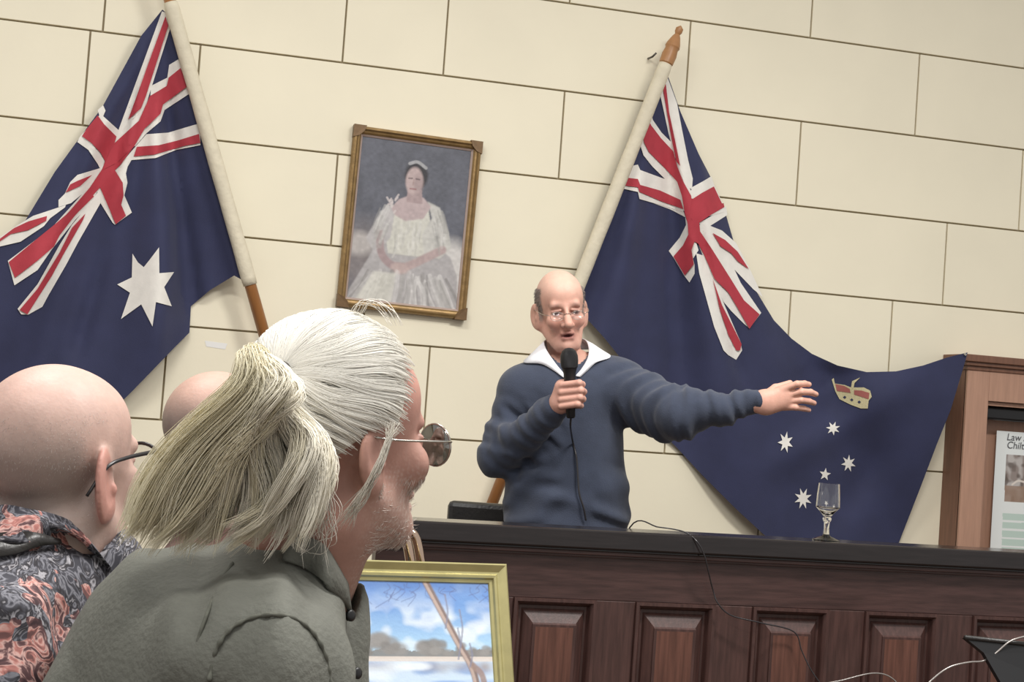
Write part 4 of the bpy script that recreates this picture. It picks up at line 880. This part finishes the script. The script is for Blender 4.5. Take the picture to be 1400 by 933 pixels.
# collar, armhole seam, buttons
strip('collar', [(pp(395, 728, -.09), pp(393, 740, -.095), ons(388, 765, .008)), (pp(420, 735, -.088), pp(424, 752, -.092), ons(425, 782, .008)), (pp(440, 746, -.075), pp(450, 766, -.082), ons(452, 806, .010)), (pp(455, 764, -.05), pp(466, 790, -.06), pp(474, 828, -.055)), (pp(466, 784, -.02), pp(474, 800, -.03), pp(479, 842, -.04))], 'denim', pt, pb, .005)
P = [ons(x, y, .001) for x, y in ((286, 932), (291, 905), (300, 880), (318, 858), (345, 845), (375, 841), (402, 846), (425, 862), (440, 884), (449, 912), (452, 940))]
Pn = spline(np.array(P), 90); rr = .0022*(1+.3*np.sin(np.arange(90)*1.1))
V, Fc = tube_data(Pn, rr, 8); mesh('armhole_seam', local(pt, pb, V), Fc, 'stitch', pt, world=False)
Pn = spline(np.array([ons(x, y, .001) for x, y in ((262, 932), (270, 880), (283, 840), (300, 800), (318, 770))]), 60); V, Fc = tube_data(Pn, .002, 6); mesh('yoke_seam', local(pt, pb, V), Fc, 'stitch', pt, world=False)
for x, y in ((477, 842), (486, 921)):
    V, Fc = lathe_data(pp(x, y, -.045), pp(x+7, y, -.05), [(0, .006), (.004, .0065), (.005, .004)], 12); mesh('button', local(pt, pb, V), Fc, 'black', pt, world=False)
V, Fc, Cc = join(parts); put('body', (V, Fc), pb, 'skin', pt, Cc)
# hair: shell combed back to the band
hcn = np.array([0, .014, .040]); hrr = np.array([.083, .107, .100])
def tohead(p): return ((p-pc_)@Rp)/ps
def fromhead(l): return pc_+(l*ps)@Rp.T
def hairhit(x, y, k=1.0):
    for dq in np.linspace(-.25, .15, 800):
        l = tohead(pp(x, y, dq))
        if (((l-hcn)/(hrr*k))**2).sum() < 1: return l
    return tohead(pp(x, y, 0))
tie = hairhit(382, 512); tdir = (tie-hcn)/hrr; tdir /= np.linalg.norm(tdir)
def hairline(x, y, z): return np.minimum(y+.050-.42*np.clip(.085-z, 0, .2), np.minimum(z-np.where(y < .0, .024, np.where(y < .03, .024-.5*y, .009-.9*(y-.03))), z+.055))
cg = Sdf(pc_-.17, pc_+.17, .0035); cg.ell(fromhead(hcn), (hrr-.003)*ps, .01, Rp)
X, Y, Z = np.meshgrid(*cg.ax, indexing='ij'); LL = tohead(np.stack([X, Y, Z], -1)); cg.D = np.maximum(cg.D, -.8*hairline(LL[..., 0], LL[..., 1], LL[..., 2]))
V, Fc = cg.net(); put('hair', (V, Fc), pb, 'hair', pt, np.tile(lin((226, 221, 208)), (len(V), 1)))
N = 8200; d = rng.normal(0, 1, (N*4, 3)); d /= np.linalg.norm(d, axis=1)[:, None]; l = hcn+d*hrr; d = d[(hairline(*l.T) > rng.uniform(-.011, .004, len(l))) & (d@tdir > -.95)][:N]; N = len(d)
K = 18; t = np.linspace(0, 1, K)[None, :, None]; ang = np.arccos(np.clip(d@tdir, -.999, .999))[:, None, None]
# locks: strands sharing a bearing round the band move together
e1 = np.cross(tdir, [0, 0, 1.]); e1 /= np.linalg.norm(e1); e2 = np.cross(tdir, e1); bear = np.arctan2(d@e2, d@e1)
lock = np.floor(bear*11+1.5*np.sin(ang[:, 0, 0]*2)); jit = np.sin(lock*12.9898)*.5
side = np.cross(d, tdir); side /= np.linalg.norm(side, axis=1)[:, None]+1e-9
D_ = (np.sin((1-t)*ang)*d[:, None]+np.sin(t*ang)*tdir[None, None])/np.sin(ang)
s_abs = (1-t)*ang
D_ = D_+side[:, None]*(.030*np.sin(s_abs*5.5+jit[:, None, None]*9)*np.sin(np.clip(t, 0, 1)*math.pi)**.6+.05*np.sin(s_abs*2.2)*np.sin(t*math.pi))
D_ /= np.linalg.norm(D_, axis=2, keepdims=True)
frac = (bear*11+1.5*np.sin(ang[:, 0, 0]*2))-lock; ridge = np.sin(frac*math.pi)
lift = 1.0+(.012+.040*ridge[:, None, None]*(.6+.4*np.abs(jit)[:, None, None]*2))*np.sin(np.clip(s_abs/1.1, 0, 1)*math.pi/2)+rng.uniform(-.004, .010, (N, 1, 1))
P = fromhead(hcn+D_*hrr*lift); P[:, -1] += rng.normal(0, .004, (N, 3))
cl_ = lin((246, 243, 234))*np.clip(.86+.14*ridge[:, None]+.08*jit[:, None]+rng.normal(0, .05, (N, 1)), .5, 1.05)
A1 = strands(P, .00055, cl_)
# loose wisps over the ear and on top
N2 = 120; wis = []
for i in range(N2):
    if i < 46: a = [(540+rng.uniform(-14, 8), 583+rng.uniform(-8, 10)), (530+rng.uniform(-5, 5), 606), (516+rng.uniform(-5, 6), 640+rng.uniform(-6, 6)), (494+rng.uniform(-8, 8), 680+rng.uniform(-10, 10)), (474+rng.uniform(-14, 10), 712+rng.uniform(-14, 16))]; dq = [-.115, -.12, -.125, -.115, -.105]
    elif i < 58: x0 = rng.uniform(476, 500); a = [(x0, 428), (x0+10, 414+rng.uniform(-3, 4)), (x0+30, 415+rng.uniform(-4, 5)), (x0+46, 430+rng.uniform(-4, 6)), (x0+54, 446)]; dq = [-.02]*5
    else: x0 = rng.uniform(405, 462); y0 = rng.uniform(600, 660); a = [(x0, y0), (x0-6+rng.uniform(-5, 5), y0+30), (x0+rng.uniform(-8, 8), y0+60), (x0+rng.uniform(-14, 10), y0+rng.uniform(78, 96)), (x0+rng.uniform(-26, 12), y0+rng.uniform(96, 125))]; dq = [-.108]*5
    wis.append(spline(np.array([pp(px_, py_, q_+rng.uniform(-.004, .004)) for (px_, py_), q_ in zip(a, dq)]), K))
A2 = strands(np.array(wis), .0004, lin((228, 222, 210))*rng.uniform(.85, 1.1, (N2, 1)))
# ponytail: wavy locks, each a bundle of strands
tieW = fromhead(tie); q0 = tieW[1]-QP; NC, PER, KK = 110, 72, 26; pon = []; pcol = []; tt = np.linspace(0, 1, KK)
for c in range(NC):
    u = np.clip((c+rng.uniform(-.7, .7))/(NC-1), 0, 1); front = rng.random(); wavy = sm(.25, .75, u)
    ex, ey = 142+u*300, 768+18*math.sin(u*3.1)+rng.uniform(-30, 16)-30*max(0, .2-u)
    if rng.random() < .3: k_ = rng.uniform(.62, .95); ex = 375+(ex-375)*(.25+.75*k_); ey = 520+(ey-520)*k_
    dep = -.05*front-.014
    a = [(380, 511, q0-.002), (368-26*(1-u)+rng.normal(0, 3), 486+11*u, q0-.024+dep*.5), (330+u*76+rng.normal(0, 4), 530+26*u, q0-.016+dep), (230+u*192+rng.normal(0, 8), 632+rng.normal(0, 8), q0-.008+dep), (ex, ey, q0-.008+dep*.9)]
    ctr = spline(np.array([pp(*v) for v in a]), KK); w1 = rng.uniform(-.9, .9)+5*u; fr_ = rng.uniform(8.5, 10.5)+3*u
    am = (.002+.017*wavy)*rng.uniform(.6, 1.3); ctr[:, 0] += am*np.sin(tt*fr_+w1)*sm(.15, .5, tt); ctr[:, 1] += .8*am*np.cos(tt*fr_+w1)*sm(.15, .5, tt)
    flick = rng.uniform(0, .05)*np.sin(u*3.0)-rng.uniform(0, .018)*(u < .25); ctr[:, 0] -= flick*sm(.78, 1, tt)**1.5; ctr[:, 2] += (.25*abs(flick)+.006)*sm(.88, 1, tt)
    rad = rng.uniform(.012, .020)*(1-.42*wavy)*(.30+.70*np.sin(np.clip(tt*1.15+.05, 0, 1)*math.pi*.62))*(1-.5*sm(.8, 1, tt))
    of = rng.normal(0, 1, (PER, 3)); of /= np.linalg.norm(of, axis=1)[:, None]; of *= rng.uniform(.05, 1, (PER, 1))**.6
    sh = rng.uniform(.80, 1.0, PER)**.7
    for j in range(PER):
        Q = ctr+of[j]*rad[:, None]+of[j][[1, 2, 0]]*(.0022*np.sin(tt*11+j))[:, None]*tt[:, None]
        pon.append(spline(Q[:max(6, int(KK*sh[j]))], KK))
    w_ = np.clip(.2+.8*u+rng.normal(0, .15), 0, 1); b = .92+.16*rng.random()
    pcol.append((lin((230, 220, 184))*(1-w_)+lin((238, 232, 216))*w_)*b*np.clip(rng.normal(1, .05, (PER, 1)), .7, 1.15))
A3 = strands(np.array(pon), .00042, np.vstack(pcol))
V, Fc, Cc = join([A1, A2]); tag(put('hair_strands', (V, Fc), pb, 'hair', pt, Cc), kind='stuff')
tag(put('ponytail', A3[:2], pb, 'hair', pt, A3[2]), kind='stuff')
# sparse beard
regb = lambda x, y, z: (z < -.035) & (z > -.115) & (y < .0) & (y > -.11) & (x < -.01)
V, Fc, Cc = scalp_strands(phd, pc_, Rp, ps, regb, 1500, .009, .0003, cols((224, 214, 204), .12), (0, -.3, -1)); tag(put('beard', (V, Fc), pb, 'hair', pt, Cc), kind='stuff')
V, Fc = lathe_data(pp(372, 508, q0-.004), pp(392, 516, q0-.012), [(0, .011), (.002, .014), (.008, .015), (.014, .014), (.016, .011)], 14); mesh('hair_band', local(pt, pb, V), Fc, 'tie', pt, world=False)
gl = lambda *v: pc_+Rp@(np.array(v, float)*ps)
for s_ in (-1, 1):
    P = torus_rim(gl(s_*.034, -.108, -.002), Rp, .028, .024, .001); V, Fc = tube_data(P, .0012, 6); o = mesh('spectacle_rim', local(pt, pb, V), Fc, 'steel', pt, world=False)
    lv = lens_data(gl(s_*.034, -.108, -.002), Rp, .0275, .0235); mesh('lens', local(pt, pb, lv[0]), lv[1], 'tint', o, world=False)
    tv = tube_data(spline([gl(s_*.062, -.108, .004), gl(s_*.074, -.085, .006), gl(s_*.082, -.02, .010), gl(s_*.083, .012, .014)], 16), .0014, 6); mesh('spectacle_arm', local(pt, pb, tv[0]), tv[1], 'steel', pt, world=False)
tv = tube_data([gl(-.008, -.109, .004), gl(0, -.118, .007), gl(.008, -.109, .004)], .0013, 6); mesh('spectacle_bridge', local(pt, pb, tv[0]), tv[1], 'steel', pt, world=False)

# ================================================================== bald man in the floral shirt
QB = 2.05
bp_ = lambda x, y, dq=0.0: cf(x, y, QB+dq)
bb = bp_(40, 900)
bd = person('person', bb, 'bald man with black-rimmed glasses and a floral shirt, seen from behind', 'people', bb)
ph = math.radians(65); Rb = rotm((math.cos(ph), math.sin(ph), .13), 0); bs = 1.1; bc = bp_(80, 645)
bhd = head_sdf(bc, Rb, bs, .003, neck=bp_(70, 800, .02), neckr=.070, ear=1.28, jaw=1.2, ext=.16)
V, Fc = bhd.net(); Lh = (V-bc)@Rb/bs; x, y, z = Lh.T
skin = np.tile(lin((196, 164, 152)), (len(V), 1)); stub = sm(.10, .01, z)*sm(-.04, .04, y)*sm(-.13, -.06, z)*(1-sm(.068, .076, np.abs(x))*sm(.055, .04, y))
tint(stub*.75, (158, 146, 140)); tint(sm(.077, .082, np.abs(x))*.55, (186, 118, 106)); tint(sm(-.06, -.11, z)*.35, (186, 132, 114))
parts = [(V, Fc, skin.copy())]
fg_ = Sdf(np.array([bb[0]-.42, QB-.40, .40]), np.array([bb[0]+.36, QB+.36, 1.18]), .008)
fg_.cone(bp_(30, 960), bp_(20, 1200), .16, .17, .04, (1, 1.15, 1)); fg_.cone(bp_(-30, 830, -.12), bp_(90, 850, .16), .075, .08, .05); fg_.cone(bp_(65, 740, .0), bp_(-20, 830, -.12), .07, .08, .05); fg_.cone(bp_(75, 750, .02), bp_(100, 850, .15), .06, .075, .05)
fg_.cone(bp_(-10, 820, -.04), bp_(0, 900, -.04), .11, .14, .06); fg_.cone(bp_(-10, 880, -.20), bp_(10, 1090, -.23), .07, .062, .03); fg_.cone(bp_(10, 1090, -.23), bp_(190, 1130, -.1), .058, .046, .03); fg_.cone(bp_(110, 890, .20), bp_(150, 1050, .2), .07, .06, .03); fg_.cone(bp_(110, 800, .03), bp_(105, 950, .02), .08, .11, .05)
fg_.warp(lambda x, y, z: .004*np.sin(45*x+30*z+4*np.sin(12*z))+.003*np.sin(70*z-30*x))
inner = fg_.net(.012)
fg_.cone(bp_(80, 680), bp_(72, 790), .070, .074, .015, sub=True)
put('shirt', fg_.net(), bb, 'floral', bd); parts.append((inner[0], inner[1], lin((200, 156, 140))))
V, Fc, Cc = join(parts); put('body', (V, Fc), bb, 'skin', bd, Cc)
def onb(x, y, l=.004): return fg_.hit(x, y, QB-.4, QB+.2, l)
strip('collar', [(bp_(-30, 700, -.06), bp_(-36, 715, -.08), onb(-40, 745, .008)), (bp_(5, 692, -.10), bp_(3, 708, -.115), onb(0, 740, .010)), (bp_(40, 698, -.105), bp_(48, 715, -.115), onb(55, 745, .010)), (bp_(75, 706, -.09), bp_(92, 726, -.10), onb(108, 754, .012)), (bp_(100, 718, -.06), bp_(120, 742, -.07), onb(146, 774, .012)), (bp_(115, 735, -.03), bp_(132, 755, -.04), bp_(152, 786, -.02))], 'floral', bd, bb, .005)
strip('strap', [(onb(-60, 742, .012), onb(-60, 768, .012)), (onb(-20, 732, .014), onb(-20, 764, .014)), (onb(20, 728, .014), onb(20, 758, .014)), (onb(50, 729, .016), onb(52, 748, .016)), (onb(82, 738, .014), onb(84, 744, .014))], 'leather', bd, bb, .003)
reg = lambda x, y, z: (y > .0) & (z > -.09) & (z < .075) & ~((np.abs(x) > .073) & (y < .045))
V, Fc, Cc = scalp_strands(bhd, bc, Rb, bs, reg, 2600, .003, .00016, cols((196, 186, 180), .15)); tag(put('hair_stubble', (V, Fc), bb, 'hair', bd, Cc), kind='stuff')
gl = lambda *v: bc+Rb@(np.array(v, float)*bs)
for s_ in (-1, 1):
    P = torus_rim(gl(s_*.035, -.108, .004), Rb, .029, .021, .001); V, Fc = tube_data(P, .0024, 8); o = mesh('spectacle_rim', local(bd, bb, V), Fc, 'horn', bd, world=False)
    lv = lens_data(gl(s_*.035, -.108, .004), Rb, .0285, .0205); mesh('lens', local(bd, bb, lv[0]), lv[1], 'lens', o, world=False)
    tv = tube_data(spline([gl(s_*.064, -.108, .018), gl(s_*.074, -.088, .019), gl(s_*.083, -.02, .020), gl(s_*.086, .02, .014), gl(s_*.083, .05, -.014)], 24), np.linspace(.0034, .002, 24), 8); mesh('spectacle_arm', local(bd, bb, tv[0]), tv[1], 'horn', bd, world=False)
tv = tube_data([gl(-.007, -.109, .008), gl(0, -.116, .010), gl(.007, -.109, .008)], .0024, 8); mesh('spectacle_bridge', local(bd, bb, tv[0]), tv[1], 'horn', bd, world=False)

# ================================================================== further man, mostly hidden
QT = 2.85
tp_ = lambda x, y, dq=0.0: cf(x, y, QT+dq)
tb = tp_(300, 900); td = person('person', tb, 'balding man mostly hidden behind the ponytail, only the back of his head showing', 'people', tb)
Rt = rotm((math.cos(1.0), math.sin(1.0), 0), 0); tc_ = tp_(300, 612)
thd = head_sdf(tc_, Rt, 1.07, .0035, neck=tp_(290, 740, .02), neckr=.062)
V, Fc = thd.net(); x, y, z = ((V-tc_)@Rt).T; skin = np.tile(lin((186, 152, 138)), (len(V), 1)); tint(sm(.10, .03, z)*sm(-.03, .03, y)*.7, (128, 120, 114))
parts = [(V, Fc, skin.copy())]
tg_ = Sdf(np.array([tb[0]-.34, QT-.36, .40]), np.array([tb[0]+.34, QT+.36, 1.14]), .012)
tg_.cone(tp_(290, 900), tp_(285, 1080), .15, .16, .04, (1, 1.1, 1)); tg_.cone(tp_(258, 800, -.16), tp_(330, 800, .14), .07, .07, .05); tg_.cone(tp_(290, 735), tp_(262, 800, -.1), .06, .07, .04); tg_.cone(tp_(255, 830, -.19), tp_(275, 980, -.2), .064, .056, .03); tg_.cone(tp_(335, 830, .18), tp_(350, 980, .2), .064, .056, .03)
put('shirt', tg_.net(), tb, 'brownshirt', td); inner = tg_.net(.014); parts.append((inner[0], inner[1], lin((186, 150, 136)))); V, Fc, Cc = join(parts); put('body', (V, Fc), tb, 'skin', td, Cc)

# seated legs and chairs below the frame
def seat_for(base, q, who, facing, label, dx=0.0):
    f = np.array([math.cos(facing), math.sin(facing), 0]); l_ = np.array([-f[1], f[0], 0]); c = np.array([base[0]-.02+dx, q, 0.0])
    lg = Sdf(c-[.62, .62, 0], c+[.62, .62, .72], .014)
    for s_ in (-1, 1):
        a = c+l_*s_*.10+[0, 0, .54]; k_ = c+f*.42+l_*s_*.12+[0, 0, .52]; an = c+f*.40+l_*s_*.12+[0, 0, .06]
        lg.cone(a, k_, .085, .065, .04); lg.cone(k_, an, .064, .045, .02); lg.cone(an+[0, 0, -.015], an+f*.15+[0, 0, -.02], .042, .036, .02)
    lg.cone(c+[0, 0, .58], c+[0, 0, .62], .15, .15, .05); put('trousers', lg.net(), base, 'trouser', who)
    ch = empty('chair', hf(c), -YAW+facing-math.pi/2); tag(ch, label, 'chair', 'chairs of the audience')
    def cb(name, lo, hi, m): bm = bmesh.new(); add_box(bm, lo, hi, .01); from_bm(name, bm, m, ch, world=False)
    cb('seat', (-.20, -.22, .40), (.20, .22, .45), 'leather'); cb('backrest', (-.2, -.27, .62), (.2, -.24, .84), 'leather')
    for sx in (-1, 1):
        V, Fc = tube_data([(sx*.2, .2, 0), (sx*.2, .2, .41)], .011, 8); mesh('leg', V, Fc, 'chrome', ch, world=False)
        V, Fc = tube_data([(sx*.2, -.22, 0), (sx*.2, -.22, .42), (sx*.2, -.255, .8)], .011, 8); mesh('leg', V, Fc, 'chrome', ch, world=False)
seat_for(pb, QP, pt, .5, 'black audience chair under the ponytailed man', .08)
seat_for(bb, QB, bd, 1.9, 'black audience chair under the floral shirt man', -.14)
seat_for(tb, QT, td, 1.9, 'black audience chair under the hidden balding man', -.1)

# ================================================================== chair behind the bench, glass, lectern
QC = 5.02
cps = lambda x, y, dq=0: cf(x, y, QC+dq)
c0 = cps(705, 700); ch = empty('padded_chair', hf(c0*[1, 1, 0]), -YAW); tag(ch, 'black padded chair back showing above the bench beside the speaker', 'chair')
zt2 = cps(650, 687)[2]; x0 = cps(612, 700)[0]-c0[0]
def cbx(name, lo, hi, m, bev=.01):
    bm = bmesh.new(); add_box(bm, lo, hi, bev); return from_bm(name, bm, m, ch, world=False)
cbx('backrest', (x0, -.03, zt2-.4), (x0+.42, .03, zt2), 'leather', .016); cbx('seat', (x0-.01, -.44, .42), (x0+.43, -.0, .49), 'leather', .016)
for a in (x0+.03, x0+.39):
    V, Fc = tube_data([(a, .0, 0), (a, .0, zt2-.1)], .014, 8); mesh('leg', V, Fc, 'black', ch, world=False); V, Fc = tube_data([(a, -.4, 0), (a, -.4, .44)], .014, 8); mesh('leg', V, Fc, 'black', ch, world=False)
# goblet
gx = at(1129, 739, YB+.065); gx[2] = zb
px_m = FPX/np.dot(gx-np.array([0, 0, H]), Fv)
gb = empty('goblet', gx); tag(gb, 'clear glass goblet with a short stem standing on the bench ledge', 'glass')
def hz_(y): return (739-y)/px_m
outer = [(0.0, .037), (.003, .037), (.006, .030), (.012, .013), (.016, .009), (hz_(722), .007), (hz_(714), .008), (hz_(711), .012), (hz_(708), .012), (hz_(706.5), .008), (hz_(706), .010), (hz_(700), .020), (hz_(694.5), .031), (hz_(694), .0325), (hz_(693), .0327), (hz_(676), .031), (hz_(661), .0285)]
inn = [(hz_(661), .0268), (hz_(676), .0293), (hz_(692.5), .031), (hz_(693), .030), (hz_(699), .019), (hz_(703), .006), (hz_(703.2), .001)]
lathe('bowl', gx, gx+[0, 0, 1], outer+inn, 'glass', gb, 32)
# black desk stand at the right edge, with a loose grey flex
YM = 3.45
st = empty('music_stand', np.array([at(1420, 900, YM)[0], YM, 0])); tag(st, 'black sheet stand with a flat tray in front of the bench panels', 'stand')
a, b, c_, d = at(1319, 872, YM), at(1500, 892, YM), at(1372, 940, YM-.05), at(1500, 960, YM-.05)
e = at(1345, 893, YM-.012)
bm = bmesh.new(); top = [bm.verts.new(v) for v in (a, e, c_, d, b)]; bot = [bm.verts.new(v+np.array([0, .012, -.004])) for v in (a, e, c_, d, b)]
bm.faces.new(top); bm.faces.new(bot[::-1])
for i in range(5): bm.faces.new((top[i], top[(i+1) % 5], bot[(i+1) % 5], bot[i]))
from_bm('tray', bm, 'black', st); V, Fc = tube_data([at(1319, 872, YM), at(1500, 892, YM)], .006, 8); mesh('rim', V, Fc, 'leather', st)
px0 = at(1455, 940, YM)[0]; V, Fc = tube_data([(px0, YM, at(1455, 930, YM)[2]), (px0, YM, .02)], .012, 10); mesh('post', V, Fc, 'black', st)
for k in range(3):
    an = k*2.1; V, Fc = tube_data([(px0, YM, .22), (px0+.22*math.cos(an), YM+.22*math.sin(an), .01)], .009, 8); mesh('leg', V, Fc, 'black', st)
fx = mesh('flex', *tube_data(spline([at(x, y, YM-.01) for x, y in ((1440, 862), (1400, 871), (1380, 878), (1362, 893), (1345, 904), (1325, 906), (1300, 912), (1280, 925), (1262, 945), (1240, 990))], 70), .0024, 6), 'bright', None); tag(fx, 'grey flex curving off the black sheet stand', 'cable')
fx = mesh('flex', *tube_data(spline([at(x, y, YB-.02) for x, y in ((1098, 955), (1120, 938), (1150, 931), (1195, 921), (1222, 930), (1240, 960))], 50), .0022, 6), 'bright', None); tag(fx, 'grey flex looping up against the lower bench panels', 'cable')
